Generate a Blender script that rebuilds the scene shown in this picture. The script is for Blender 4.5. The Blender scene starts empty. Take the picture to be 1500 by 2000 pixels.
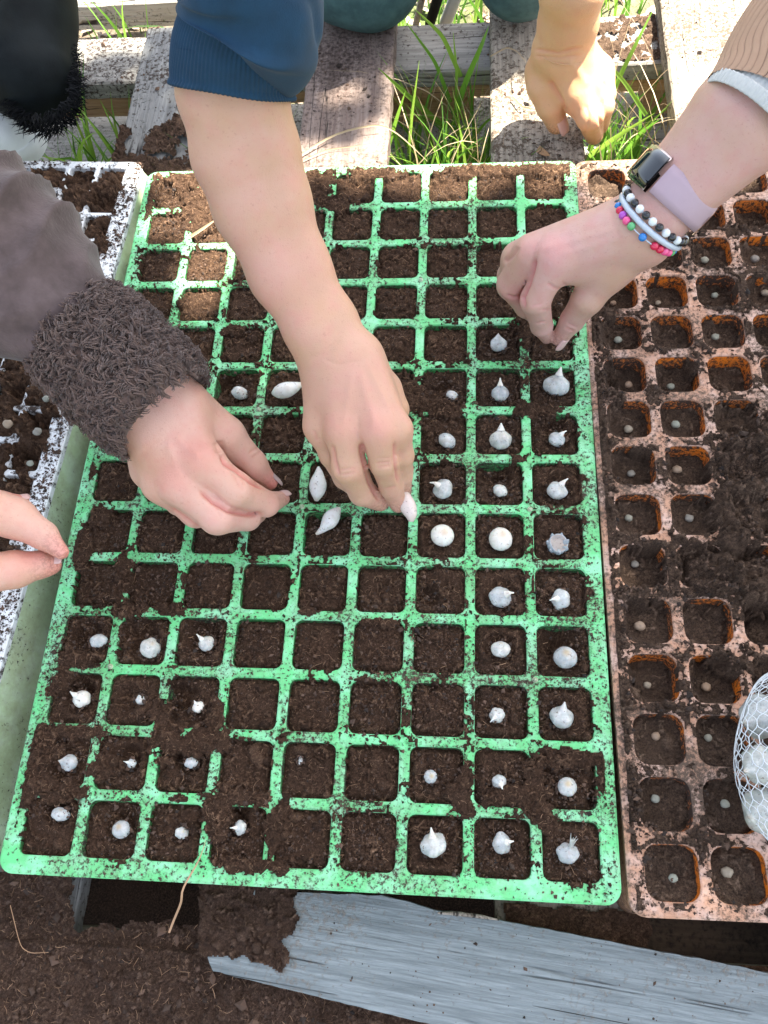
import bpy, math, random
import numpy as np
from mathutils import Vector, Matrix, noise as mnoise
rng = np.random.default_rng(7); random.seed(7)
# ------------------------------------------------------------------ camera
CAM = np.array([0.0956, -0.2865, 0.5472]); FPX = 1622.38
ROT = np.array([[0.995686, 0.047496, -0.079709], [0.011137, -0.914021, -0.405514], [-0.092115, 0.402877, -0.910607]])
sc = bpy.context.scene
COL = sc.collection
cd = bpy.data.cameras.new('camera'); cam = bpy.data.objects.new('camera', cd); COL.objects.link(cam)
cd.sensor_fit = 'VERTICAL'; cd.sensor_height = 24.0; cd.sensor_width = 18.0; cd.lens = FPX / 2000 * 24.0
cd.clip_start = 0.02; cd.clip_end = 200
Mc = Matrix.Identity(4)
for i in range(3):
    Mc[i][0] = ROT[0, i]; Mc[i][1] = -ROT[1, i]; Mc[i][2] = -ROT[2, i]; Mc[i][3] = CAM[i]
cam.matrix_world = Mc
sc.camera = cam
# ------------------------------------------------------------------ sky, sun, exposure
SUN = np.array([0.32, 0.28, 0.90]); SUN /= np.linalg.norm(SUN)
w = bpy.data.worlds.new('World'); sc.world = w; w.use_nodes = True
nt = w.node_tree; bg = nt.nodes['Background']
sky = nt.nodes.new('ShaderNodeTexSky'); sky.sky_type = 'NISHITA'; sky.sun_disc = False
sky.sun_elevation = math.asin(SUN[2]); sky.sun_rotation = math.atan2(SUN[0], SUN[1])
sky.air_density = 1.0; sky.dust_density = 3.0; sky.ozone_density = 1.0
hs = nt.nodes.new('ShaderNodeHueSaturation'); hs.inputs['Saturation'].default_value = 0.62; nt.links.new(sky.outputs[0], hs.inputs['Color']); nt.links.new(hs.outputs[0], bg.inputs[0]); bg.inputs[1].default_value = 0.086
ld = bpy.data.lights.new('sun', 'SUN'); ld.energy = 5.0; ld.angle = math.radians(0.53); ld.color = (1, 0.93, 0.80)
sun = bpy.data.objects.new('sun', ld); COL.objects.link(sun)
sun.rotation_euler = Vector(SUN).to_track_quat('Z', 'Y').to_euler(); sun.location = (3, 1, 4)
sc.view_settings.view_transform = 'Standard'; sc.view_settings.look = 'None'
sc.view_settings.gamma = 1; sc.view_settings.exposure = 2.56; sc.view_settings.use_curve_mapping = False

# ------------------------------------------------------------------ helpers
def P(px, py, z):
    "world point seen at photograph position (px, py) at height z"
    d = np.array([(px - 750) / FPX, (py - 1000) / FPX, 1.0]) @ ROT
    return CAM + d * ((z - CAM[2]) / d[2])
def scale(p): return FPX / float((np.asarray(p) - CAM) @ ROT[2])      # pixels per metre at p
def PR(px, py, z, rpx):
    p = P(px, py, z); return (p, rpx / scale(p))

def tag(o, label=None, cat=None, group=None, kind=None):
    if label: o['label'] = label
    if cat: o['category'] = cat
    if group: o['group'] = group
    if kind: o['kind'] = kind
    return o
def empty(name, loc, label=None, cat=None, group=None):
    o = bpy.data.objects.new(name, None); COL.objects.link(o); o.location = [float(v) for v in loc]
    o.empty_display_size = 0.02
    return tag(o, label, cat, group)
def link(name, me, parent=None, world=True):
    o = bpy.data.objects.new(name, me); COL.objects.link(o)
    if parent is not None:
        o.parent = parent
        if world: o.location = -parent.location
    return o
def mk(name, V, F, mat, parent=None, smooth=True, attr=None):
    "mesh from numpy verts and a list of (n,k) face arrays"
    V = np.asarray(V, dtype=np.float32)
    if not isinstance(F, list): F = [F]
    F = [np.asarray(f, dtype=np.int32) for f in F if len(f)]
    me = bpy.data.meshes.new(name)
    nl = sum(f.size for f in F); nf = sum(len(f) for f in F)
    me.vertices.add(len(V)); me.vertices.foreach_set('co', V.ravel())
    me.loops.add(nl); me.loops.foreach_set('vertex_index', np.concatenate([f.ravel() for f in F]))
    tot = np.concatenate([np.full(len(f), f.shape[1], np.int32) for f in F])
    st = np.concatenate([[0], np.cumsum(tot)[:-1]]).astype(np.int32)
    me.polygons.add(nf); me.polygons.foreach_set('loop_start', st); me.polygons.foreach_set('loop_total', tot)
    me.polygons.foreach_set('use_smooth', np.full(nf, smooth))
    me.update(calc_edges=True)
    if attr is not None:
        for k, a in attr.items():
            at = me.attributes.new(k, 'FLOAT', 'POINT'); at.data.foreach_set('value', np.asarray(a, np.float32).ravel())
    me.validate()
    if mat: me.materials.append(mat)
    if name is None: return me
    return link(name, me, parent)
def newmesh(V, F, mat, smooth=True, name='m'):
    me = bpy.data.meshes.new(name); me.from_pydata([tuple(map(float, v)) for v in V], [], [tuple(f) for f in F]); me.update()
    for p in me.polygons: p.use_smooth = smooth
    if mat: me.materials.append(mat)
    return me
def joinparts(parts):
    V = []; F = {}; n = 0
    for v, f in parts:
        v = np.asarray(v); f = np.asarray(f)
        V.append(v); F.setdefault(f.shape[1], []).append(f + n); n += len(v)
    return np.concatenate(V), [np.concatenate(x) for x in F.values()]

# ---- material helpers
def material(name, base=(0.5, 0.5, 0.5), rough=0.6, **kw):
    m = bpy.data.materials.new(name); m.use_nodes = True
    b = m.node_tree.nodes['Principled BSDF']
    b.inputs['Base Color'].default_value = (*base, 1); b.inputs['Roughness'].default_value = rough
    for k, v in kw.items(): b.inputs[k].default_value = v
    return m, m.node_tree, b
def nd(t, typ, **kw):
    n = t.nodes.new('ShaderNode' + typ)
    for k, v in kw.items(): setattr(n, k, v)
    return n
def noise(t, vec, s, det=4, rough=0.6, dist=0):
    n = nd(t, 'TexNoise'); n.inputs['Scale'].default_value = s; n.inputs['Detail'].default_value = det
    n.inputs['Roughness'].default_value = rough; n.inputs['Distortion'].default_value = dist
    t.links.new(vec, n.inputs['Vector']); return n.outputs['Fac']
def voro(t, vec, s, out='Distance'):
    n = nd(t, 'TexVoronoi'); n.inputs['Scale'].default_value = s; t.links.new(vec, n.inputs['Vector']); return n.outputs[out]
def ramp(t, fac, stops):
    r = nd(t, 'ValToRGB'); e = r.color_ramp.elements
    while len(e) < len(stops): e.new(0.5)
    for i, (p, c) in enumerate(stops):
        e[i].position = p; e[i].color = (*c, 1) if len(c) == 3 else c
    t.links.new(fac, r.inputs[0]); return r.outputs[0]
def mixc(t, fac, a, b, mode='MIX'):
    m = nd(t, 'Mix', data_type='RGBA', blend_type=mode)
    for sock, v in ((m.inputs[0], fac), (m.inputs[6], a), (m.inputs[7], b)):
        if isinstance(v, (int, float)): sock.default_value = v
        elif isinstance(v, tuple): sock.default_value = (*v, 1)
        else: t.links.new(v, sock)
    return m.outputs[2]
def mapr(t, v, a, b, c=0.0, d=1.0):
    m = nd(t, 'MapRange'); t.links.new(v, m.inputs[0])
    for i, x in enumerate((a, b, c, d)): m.inputs[i + 1].default_value = x
    return m.outputs[0]
def math_(t, op, a, b=0.0):
    m = nd(t, 'Math', operation=op)
    for i, v in enumerate((a, b)):
        if isinstance(v, (int, float)): m.inputs[i].default_value = v
        else: t.links.new(v, m.inputs[i])
    return m.outputs[0]
def bump(t, b, h, strength=0.4, dist=0.001):
    n = nd(t, 'Bump'); n.inputs['Strength'].default_value = strength; n.inputs['Distance'].default_value = dist
    t.links.new(h, n.inputs['Height']); t.links.new(n.outputs[0], b.inputs['Normal'])
def coords(t, kind='Object'): return nd(t, 'TexCoord').outputs[kind]
def geo(t): return nd(t, 'NewGeometry').outputs['Position']
def attr(t, name):
    a = nd(t, 'Attribute'); a.attribute_name = name; return a.outputs['Fac']
def mapping(t, vec, s=(1, 1, 1)):
    m = nd(t, 'Mapping'); m.inputs['Scale'].default_value = s; t.links.new(vec, m.inputs[0]); return m.outputs[0]

# ------------------------------------------------------------------ materials
def soil_mat(name, dark, mid, light):
    m, t, b = material(name, mid, 0.95)
    p = geo(t); tone = attr(t, 'tone')
    n0 = noise(t, p, 750, 4, 0.8, 0.6); n1 = nd(t, 'Math', operation='MULTIPLY_ADD'); t.links.new(n0, n1.inputs[0]); n1.inputs[1].default_value = 2.6; n1.inputs[2].default_value = -0.8; n1 = n1.outputs[0]; n2 = noise(t, p, 25, 3)
    f = math_(t, 'ADD', math_(t, 'MULTIPLY', tone, 0.55), math_(t, 'MULTIPLY', n1, 0.55))
    c = ramp(t, f, [(0.22, dark), (0.55, mid), (1.0, light)])
    c = mixc(t, mapr(t, n2, 0.35, 0.7, 0, 0.45), c, tuple(x * 0.6 for x in mid))
    t.links.new(c, b.inputs['Base Color']); b.inputs['Specular IOR Level'].default_value = 0.15
    bump(t, b, n1, 0.9, 0.0009); return m
M = {}
M['soil'] = soil_mat('dark_peat', (0.015, 0.008, 0.005), (0.094, 0.053, 0.032), (0.36, 0.22, 0.135))
M['soil_dry'] = soil_mat('dry_peat', (0.022, 0.013, 0.009), (0.095, 0.058, 0.040), (0.32, 0.21, 0.145))
M['soil_grey'] = soil_mat('grey_brown_peat', (0.020, 0.013, 0.010), (0.115, 0.074, 0.050), (0.34, 0.235, 0.165))
def fibre_mat(name, a, b_):
    m, t, b = material(name, a, 0.9); r = nd(t, 'ObjectInfo'); tone = attr(t, 'tone')
    t.links.new(ramp(t, tone, [(0.0, a), (1.0, b_)]), b.inputs['Base Color']); return m
M['crumb'] = fibre_mat('peat_crumbs', (0.014, 0.009, 0.006), (0.12, 0.07, 0.045))
M['fibre'] = fibre_mat('peat_fibres', (0.07, 0.038, 0.022), (0.46, 0.28, 0.16))

def plastic(name, base, dirtcol, dirt_lo, dirt_hi, worn=None, wornamt=0.0, rough=0.42, scl=1.0, sss=0.0):
    m, t, b = material(name, base, rough)
    p = geo(t)
    big = noise(t, p, 16 * scl, 3, 0.6); fine = noise(t, p, 330 * scl, 4, 0.75); finer = noise(t, p, 900, 2, 0.6)
    d = math_(t, 'ADD', math_(t, 'MULTIPLY', fine, 0.62), math_(t, 'MULTIPLY', big, 0.30)); d = math_(t, 'ADD', d, math_(t, 'MULTIPLY', finer, 0.10))
    mask = mapr(t, d, dirt_lo, dirt_hi)
    col = base
    if worn:
        wn = noise(t, p, 45, 5, 0.7); col = mixc(t, mapr(t, wn, 0.45, 0.62, 0, wornamt), base, worn)
    film = mapr(t, math_(t, 'ADD', math_(t, 'MULTIPLY', noise(t, p, 75, 5, 0.75), 0.6), math_(t, 'MULTIPLY', big, 0.45)), 0.44, 0.66, 0.0, 0.42)
    col = mixc(t, film, col, (0.17, 0.115, 0.075))
    c = mixc(t, mask, col, dirtcol)
    t.links.new(c, b.inputs['Base Color'])
    t.links.new(mapr(t, mask, 0, 1, rough, 0.95), b.inputs['Roughness'])
    bump(t, b, math_(t, 'ADD', mask, math_(t, 'MULTIPLY', noise(t, p, 120, 3), 0.3)), 0.5, 0.0006)
    if sss: b.inputs['Subsurface Weight'].default_value = sss; b.inputs['Subsurface Radius'].default_value = (0.2, 1, 0.3); b.inputs['Subsurface Scale'].default_value = 0.004
    return m
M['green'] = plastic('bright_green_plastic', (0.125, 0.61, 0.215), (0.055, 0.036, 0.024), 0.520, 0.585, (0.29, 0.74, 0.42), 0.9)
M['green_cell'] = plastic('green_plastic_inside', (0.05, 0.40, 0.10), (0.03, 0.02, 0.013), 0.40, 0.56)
M['orange'] = plastic('faded_terracotta_plastic', (0.52, 0.27, 0.16), (0.105, 0.070, 0.048), 0.475, 0.575, (0.66, 0.46, 0.37), 0.8)
M['orange_cell'] = plastic('orange_plastic_inside', (0.80, 0.20, 0.012), (0.045, 0.025, 0.015), 0.455, 0.54)
M['orange_side'] = plastic('brown_tray_side', (0.42, 0.22, 0.12), (0.06, 0.04, 0.03), 0.46, 0.62)
M['white'] = plastic('white_speckled_plastic', (0.80, 0.83, 0.82), (0.045, 0.032, 0.024), 0.500, 0.565, None, 0, 0.42, 0.45)
M['pale_green'] = plastic('pale_green_old_plastic', (0.50, 0.64, 0.38), (0.045, 0.04, 0.03), 0.585, 0.64, (0.60, 0.74, 0.54), 0.8, 0.5)

def wood(name, c1, c2, dirt, lo=0.58, hi=0.64, axis='Y', gs=1.0):
    m, t, b = material(name, c1, 0.85)
    o = coords(t); oi = nd(t, 'ObjectInfo')
    va = nd(t, 'VectorMath', operation='ADD'); t.links.new(o, va.inputs[0]); cm = nd(t, 'CombineXYZ')
    r10 = math_(t, 'MULTIPLY', oi.outputs['Random'], 7.0)
    for i in range(3): t.links.new(r10, cm.inputs[i])
    t.links.new(cm.outputs[0], va.inputs[1]); v = va.outputs[0]
    s = {'Y': (1, 0.045, 1), 'X': (0.045, 1, 1)}[axis]
    gr = noise(t, mapping(t, v, s), 330 * gs, 5, 0.65, 0.4); g2 = noise(t, mapping(t, v, s), 70 * gs, 4, 0.6, 1.0)
    big = noise(t, v, 9, 4, 0.6); sp = noise(t, v, 260, 3, 0.7)
    c = mixc(t, mapr(t, gr, 0.35, 0.65), c1, c2)
    c = mixc(t, mapr(t, g2, 0.45, 0.7, 0, 0.5), c, tuple(x * 0.55 for x in c1))
    dm = mapr(t, math_(t, 'ADD', math_(t, 'MULTIPLY', sp, 0.6), math_(t, 'MULTIPLY', big, 0.42)), lo, hi)
    c = mixc(t, dm, c, dirt)
    s3 = {'Y': (1, 0.02, 1), 'X': (0.02, 1, 1)}[axis]; ck = noise(t, mapping(t, v, s3), 38, 3, 0.5, 0.6); ck = math_(t, 'ABSOLUTE', math_(t, 'SUBTRACT', ck, 0.5)); ck = math_(t, 'MULTIPLY', mapr(t, ck, 0.002, 0.007, 1, 0), mapr(t, noise(t, v, 14, 2), 0.48, 0.60))
    c = mixc(t, ck, c, (0.02, 0.015, 0.012))
    t.links.new(c, b.inputs['Base Color']); b.inputs['Specular IOR Level'].default_value = 0.3
    bump(t, b, math_(t, 'SUBTRACT', math_(t, 'ADD', math_(t, 'ADD', gr, g2), dm), math_(t, 'MULTIPLY', ck, 3.0)), 0.8, 0.0012)
    return m
M['wood_pale'] = wood('pale_weathered_wood', (0.22, 0.185, 0.145), (0.40, 0.35, 0.28), (0.09, 0.065, 0.045), 0.50, 0.58)
M['wood_grey'] = wood('grey_weathered_wood', (0.15, 0.15, 0.145), (0.24, 0.245, 0.24), (0.04, 0.028, 0.022), 0.54, 0.62)
M['wood_brown'] = wood('brown_soiled_wood', (0.17, 0.12, 0.10), (0.27, 0.21, 0.18), (0.05, 0.032, 0.025), 0.50, 0.66)
M['wood_cross'] = wood('pale_cross_wood', (0.20, 0.19, 0.17), (0.34, 0.325, 0.295), (0.05, 0.035, 0.028), 0.53, 0.60, 'X')
M['wood_low'] = wood('low_pale_wood', (0.30, 0.28, 0.25), (0.42, 0.40, 0.36), (0.07, 0.06, 0.04), 0.54, 0.64, 'X')
M['wood_end'] = wood('orange_brown_wood', (0.34, 0.19, 0.10), (0.46, 0.29, 0.17), (0.06, 0.035, 0.02), 0.60, 0.70, 'X')
M['wood_dark'] = wood('dark_wet_wood', (0.07, 0.045, 0.03), (0.11, 0.075, 0.05), (0.02, 0.014, 0.01), 0.5, 0.66, 'X')  # darkest brown of the boards, for the low one at the near right
M['plank'] = wood('blue_grey_plank', (0.165, 0.195, 0.20), (0.265, 0.305, 0.31), (0.20, 0.16, 0.12), 0.56, 0.74, 'X', 2.6)

def skin(name, a, b2, red):
    m, t, b = material(name, a, 0.46)
    p = geo(t); n1 = noise(t, p, 22, 3); n2 = noise(t, p, 90, 3)
    c = mixc(t, mapr(t, n1, 0.3, 0.7), a, b2)
    c = mixc(t, mapr(t, n2, 0.45, 0.75, 0, 0.26), c, red); fr = noise(t, p, 520, 3, 0.7); c = mixc(t, mapr(t, fr, 0.60, 0.72, 0, 0.30), c, tuple(x * 0.55 for x in red)); soil_ = math_(t, 'MULTIPLY', attr(t, 'soil'), mapr(t, noise(t, p, 480, 4, 0.8), 0.46, 0.56)); c = mixc(t, soil_, c, (0.07, 0.04, 0.028))
    c = mixc(t, math_(t, 'MULTIPLY', attr(t, 'tone'), 0.75), c, red)
    t.links.new(c, b.inputs['Base Color'])
    b.inputs['Subsurface Weight'].default_value = 0.18; b.inputs['Subsurface Radius'].default_value = (1, 0.35, 0.2); b.inputs['Subsurface Scale'].default_value = 0.006
    b.inputs['Specular IOR Level'].default_value = 0.35
    dv = nd(t, 'TexVoronoi', feature='DISTANCE_TO_EDGE'); dv.inputs['Scale'].default_value = 620; t.links.new(p, dv.inputs['Vector'])
    h = math_(t, 'ADD', math_(t, 'MULTIPLY', math_(t, 'MINIMUM', dv.outputs['Distance'], 0.12), 5.0), math_(t, 'MULTIPLY', noise(t, p, 160, 4), 1.6))
    bump(t, b, h, 0.30, 0.0006)
    t.links.new(mapr(t, noise(t, p, 60, 3), 0.3, 0.7, 0.36, 0.55), b.inputs['Roughness']); return m
M['skin_a'] = skin('pink_skin', (0.62, 0.36, 0.255), (0.68, 0.42, 0.34), (0.62, 0.20, 0.165))
M['skin_b'] = skin('light_tan_skin', (0.53, 0.325, 0.20), (0.60, 0.355, 0.265), (0.60, 0.24, 0.20))
M['skin_c'] = skin('rosy_skin', (0.52, 0.33, 0.235), (0.58, 0.36, 0.32), (0.56, 0.19, 0.19))
M['skin_d'] = skin('warm_skin', (0.62, 0.35, 0.17), (0.66, 0.39, 0.23), (0.66, 0.28, 0.18))
M['nail'], _t, _b = material('fingernail', (0.62, 0.40, 0.37), 0.28)
M['nail_dark'], _t, _b = material('fingernail_greyish', (0.42, 0.30, 0.28), 0.3)

def fabric(name, a, b2, s=60, bs=1200, rough=0.9, bstr=0.4, sheen=0.0):
    m, t, b = material(name, a, rough); p = geo(t)
    c = mixc(t, mapr(t, noise(t, p, s, 4), 0.35, 0.65), a, b2); t.links.new(c, b.inputs['Base Color'])
    b.inputs['Sheen Weight'].default_value = sheen
    bump(t, b, noise(t, p, bs, 2), bstr, 0.0006); return m
M['blue'] = fabric('navy_blue_jersey', (0.003, 0.031, 0.068), (0.004, 0.040, 0.088), sheen=0.05)
M['suede'] = fabric('mauve_brown_suede', (0.068, 0.045, 0.041), (0.125, 0.088, 0.084), 45, 500, 0.85, 0.8, 0.2)
M['fleece'] = fabric('brown_sherpa', (0.095, 0.058, 0.044), (0.165, 0.108, 0.085), 120, 900, 0.95, 0.5, 0.25)
M['denim'] = fabric('washed_denim', (0.03, 0.075, 0.085), (0.06, 0.13, 0.14), 60, 1500)
M['leather'] = fabric('black_leather', (0.003, 0.0045, 0.005), (0.007, 0.010, 0.011), 30, 500, 0.62, 0.25); M['leather'].node_tree.nodes['Principled BSDF'].inputs['Specular IOR Level'].default_value = 0.10
M['fur'], _t, _b = material('black_fur', (0.002, 0.0025, 0.0035), 0.6); _b.inputs['Specular IOR Level'].default_value = 0.12
M['rubber'] = fabric('white_shoe', (0.62, 0.64, 0.62), (0.70, 0.72, 0.70), 60, 600, 0.6)
M['hem'] = fabric('pale_cream_rib', (0.48, 0.50, 0.48), (0.56, 0.57, 0.54), 60, 1500)
# striped knit: the dark grooves come with the "tone" attribute of the sleeve
m, t, b = material('tan_knit', (0.45, 0.33, 0.24), 0.92); p = geo(t)
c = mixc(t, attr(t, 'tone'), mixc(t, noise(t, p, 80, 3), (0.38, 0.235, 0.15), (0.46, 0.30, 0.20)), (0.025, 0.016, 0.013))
t.links.new(c, b.inputs['Base Color']); bump(t, b, noise(t, p, 1400, 2), 0.5, 0.0006); M['knit'] = m

def garlic_mat(name, a, b2, tipc):
    m, t, b = material(name, a, 0.24); o = coords(t); oi = nd(t, 'ObjectInfo')
    tone = attr(t, 'tone')
    n = noise(t, mapping(t, o, (1, 1, 0.25)), 260, 4, 0.6)
    c = mixc(t, mapr(t, n, 0.35, 0.7), a, b2)
    c = mixc(t, mapr(t, noise(t, mapping(t, o, (1, 1, 0.35)), 130, 4, 0.7, 1.2), 0.50, 0.68, 0, 0.55), c, tuple(0.45 * x + 0.55 * y for x, y in zip(a, tipc)))
    c = mixc(t, mapr(t, tone, 0.15, 0.9, 0, 0.8), c, tipc)
    sp = noise(t, o, 420, 3, 0.75); c = mixc(t, mapr(t, sp, 0.60, 0.68, 0, 0.75), c, (0.14, 0.09, 0.07))
    c = mixc(t, 1.0, c, ramp(t, oi.outputs['Random'], [(0, (0.78, 0.80, 0.84)), (0.5, (0.92, 0.94, 0.95)), (1, (1, 0.98, 0.94))]), 'MULTIPLY')
    t.links.new(c, b.inputs['Base Color'])
    b.inputs['Subsurface Weight'].default_value = 0.15; b.inputs['Subsurface Scale'].default_value = 0.004
    bump(t, b, n, 0.35, 0.0006); return m
M['garlic'] = garlic_mat('papery_white_garlic', (0.40, 0.43, 0.41), (0.68, 0.68, 0.63), (0.50, 0.38, 0.21))
M['garlic_cream'] = garlic_mat('cream_garlic', (0.72, 0.70, 0.62), (0.80, 0.79, 0.72), (0.60, 0.48, 0.34))
M['garlic_pink'] = garlic_mat('pinkish_garlic', (0.68, 0.56, 0.50), (0.74, 0.64, 0.58), (0.6, 0.5, 0.42))
M['garlic_grey'] = garlic_mat('grey_garlic', (0.30, 0.34, 0.35), (0.44, 0.48, 0.49), (0.34, 0.27, 0.22))
m, t, b = material('seed_pellet', (0.5, 0.45, 0.35), 0.6); oi = nd(t, 'ObjectInfo')
t.links.new(ramp(t, oi.outputs['Random'], [(0, (0.34, 0.21, 0.13)), (0.4, (0.30, 0.26, 0.19)), (0.7, (0.27, 0.29, 0.23)), (1, (0.24, 0.20, 0.17))]), b.inputs['Base Color']); M['seed'] = m
def leafmat(name, stops, trans=0.3):
    m, t, b = material(name, stops[0][1], 0.45); c = ramp(t, attr(t, 'tone'), stops); t.links.new(c, b.inputs['Base Color'])
    tr = nd(t, 'BsdfTranslucent'); t.links.new(c, tr.inputs[0]); mx = nd(t, 'MixShader'); mx.inputs[0].default_value = trans
    t.links.new(b.outputs[0], mx.inputs[1]); t.links.new(tr.outputs[0], mx.inputs[2])
    t.links.new(mx.outputs[0], t.nodes['Material Output'].inputs[0]); return m
M['grass'] = leafmat('green_grass', [(0.0, (0.05, 0.13, 0.02)), (0.5, (0.12, 0.28, 0.03)), (1.0, (0.26, 0.42, 0.06))], 0.5)
M['straw'] = leafmat('dry_straw', [(0.0, (0.22, 0.15, 0.08)), (1.0, (0.48, 0.38, 0.24))], 0.2)
M['litter'] = leafmat('leaf_litter', [(0.0, (0.10, 0.06, 0.04)), (0.5, (0.28, 0.20, 0.15)), (1.0, (0.50, 0.42, 0.34))], 0.1)
M['tree_leaf'] = leafmat('tree_leaves', [(0.0, (0.03, 0.07, 0.02)), (1.0, (0.06, 0.12, 0.03))], 0.05)
M['bark'] = fabric('bark', (0.10, 0.075, 0.055), (0.16, 0.12, 0.09), 30, 60, 0.9, 1.0)
m, t, b = material('ground_soil', (0.2, 0.15, 0.11), 0.95); p = geo(t)
c = ramp(t, noise(t, p, 30, 6, 0.7), [(0.3, (0.06, 0.045, 0.03)), (0.55, (0.17, 0.13, 0.09)), (0.75, (0.36, 0.30, 0.23))])
c = mixc(t, mapr(t, noise(t, p, 2.5, 3), 0.45, 0.6), c, (0.09, 0.14, 0.035)); t.links.new(c, b.inputs['Base Color']); bump(t, b, noise(t, p, 120, 5), 1.0, 0.01); M['ground'] = m
M['glass'], _t, _b = material('black_watch_glass', (0.004, 0.006, 0.007), 0.06, **{'Coat Weight': 1.0, 'Coat Roughness': 0.03})
M['metal'], _t, _b = material('rose_metal', (0.62, 0.50, 0.46), 0.25, Metallic=1.0)
M['lilac'] = fabric('lilac_silicone', (0.42, 0.31, 0.36), (0.44, 0.33, 0.38), 40, 600, 0.55, 0.1)
M['lilac_mark'], _t, _b = material('lilac_groove', (0.17, 0.08, 0.12), 0.6)
def gloss(name, c, r=0.12): 
    m, t, b = material(name, c, r, **{'Coat Weight': 0.6}); return m
for n_, c_ in dict(bead_black=(0.008, 0.010, 0.014), bead_white=(0.72, 0.78, 0.80), bead_blue=(0.01, 0.19, 0.55), bead_red=(0.62, 0.012, 0.07), bead_purple=(0.42, 0.07, 0.50), bead_pink=(0.80, 0.09, 0.28), bead_green=(0.10, 0.42, 0.16)).items():
    M[n_] = gloss(n_, c_)
M['cord'] = gloss('milky_cord', (0.50, 0.58, 0.66), 0.3)
M['net'], _t, _b = material('white_netting', (0.72, 0.76, 0.78), 0.5)
M['garlic_net'] = M['garlic']

# ------------------------------------------------------------------ numpy noise + soil tile
def vnoise(x, y, seed=0):
    xi = np.floor(x).astype(int); yi = np.floor(y).astype(int); fx = x - xi; fy = y - yi
    fx = fx * fx * (3 - 2 * fx); fy = fy * fy * (3 - 2 * fy)
    def h(a, b):
        n = (a * 374761393 + b * 668265263 + seed * 1442695041) & 0xffffffff
        n = ((n ^ (n >> 13)) * 1274126177) & 0xffffffff
        return ((n ^ (n >> 16)) & 0xffff) / 65535.0
    return (h(xi, yi) * (1 - fx) + h(xi + 1, yi) * fx) * (1 - fy) + (h(xi, yi + 1) * (1 - fx) + h(xi + 1, yi + 1) * fx) * fy
def fbm(x, y, o=4, seed=0):
    s = 0; a = 0.5; tot = 0
    for i in range(o):
        s = s + a * vnoise(x * 2 ** i + 17 * i, y * 2 ** i - 9 * i, seed + i); tot += a; a *= 0.55
    return s / tot
TN = 448; TS = 0.0008                                     # tile cells, metres per cell
tileH = np.zeros((TN, TN), np.float32); tileC = np.full((TN, TN), 0.3, np.float32)
def splat(cx, cy, rx, ry, a, h, tone, off):
    R_ = int(max(rx, ry)) + 2
    ii = np.arange(int(cx) - R_, int(cx) + R_ + 1); jj = np.arange(int(cy) - R_, int(cy) + R_ + 1)
    X = (ii - cx)[:, None]; Y = (jj - cy)[None, :]
    u = (X * math.cos(a) + Y * math.sin(a)) / rx; v = (-X * math.sin(a) + Y * math.cos(a)) / ry
    q = 1 - u * u - v * v
    H = off + h * np.sqrt(np.maximum(q, 0)); ix = np.ix_(ii % TN, jj % TN)
    old = tileH[ix]; m_ = (q > 0) & (H > old)
    old[m_] = H[m_]; tileH[ix] = old
    o2 = tileC[ix]; o2[m_] = tone; tileC[ix] = o2
for k in range(6500):
    r = min(0.9 + rng.exponential(0.9), 5.5); splat(rng.uniform(0, TN), rng.uniform(0, TN), r, r * rng.uniform(0.55, 1), rng.uniform(0, 3.14), r * TS * 0.75, rng.uniform(0.05, 0.62), rng.uniform(0, 0.0012))
for k in range(2600):
    splat(rng.uniform(0, TN), rng.uniform(0, TN), rng.uniform(2, 5), rng.uniform(0.5, 0.9), rng.uniform(0, 3.14), 0.0007, rng.uniform(0.6, 1.0), rng.uniform(0.0010, 0.0024))
tileH -= tileH.mean()
def tile(x, y, ox=0, oy=0):
    i = (x / TS + ox).astype(int) % TN; j = (y / TS + oy).astype(int) % TN
    return tileH[i, j], tileC[i, j]
def sheet(name, x0, x1, y0, y1, step, hfun, mat, parent=None, keep=None, skirt=None):
    nx = int((x1 - x0) / step) + 1; ny = int((y1 - y0) / step) + 1
    X, Y = np.meshgrid(np.linspace(x0, x1, nx), np.linspace(y0, y1, ny), indexing='ij')
    Z, C_ = hfun(X, Y)
    idx = np.arange(nx * ny).reshape(nx, ny)
    F = np.stack([idx[:-1, :-1], idx[1:, :-1], idx[1:, 1:], idx[:-1, 1:]], -1).reshape(-1, 4)
    if keep is not None:
        K = keep(X, Y)
        F = F[(K[:-1, :-1] | K[1:, :-1] | K[1:, 1:] | K[:-1, 1:]).reshape(-1)]
    V = np.stack([X, Y, Z], -1).reshape(-1, 3)
    used = np.unique(F); rm = np.zeros(len(V), int); rm[used] = np.arange(len(used))
    return mk(name, V[used], rm[F], mat, parent, True, {'tone': C_.reshape(-1)[used]})

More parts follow.
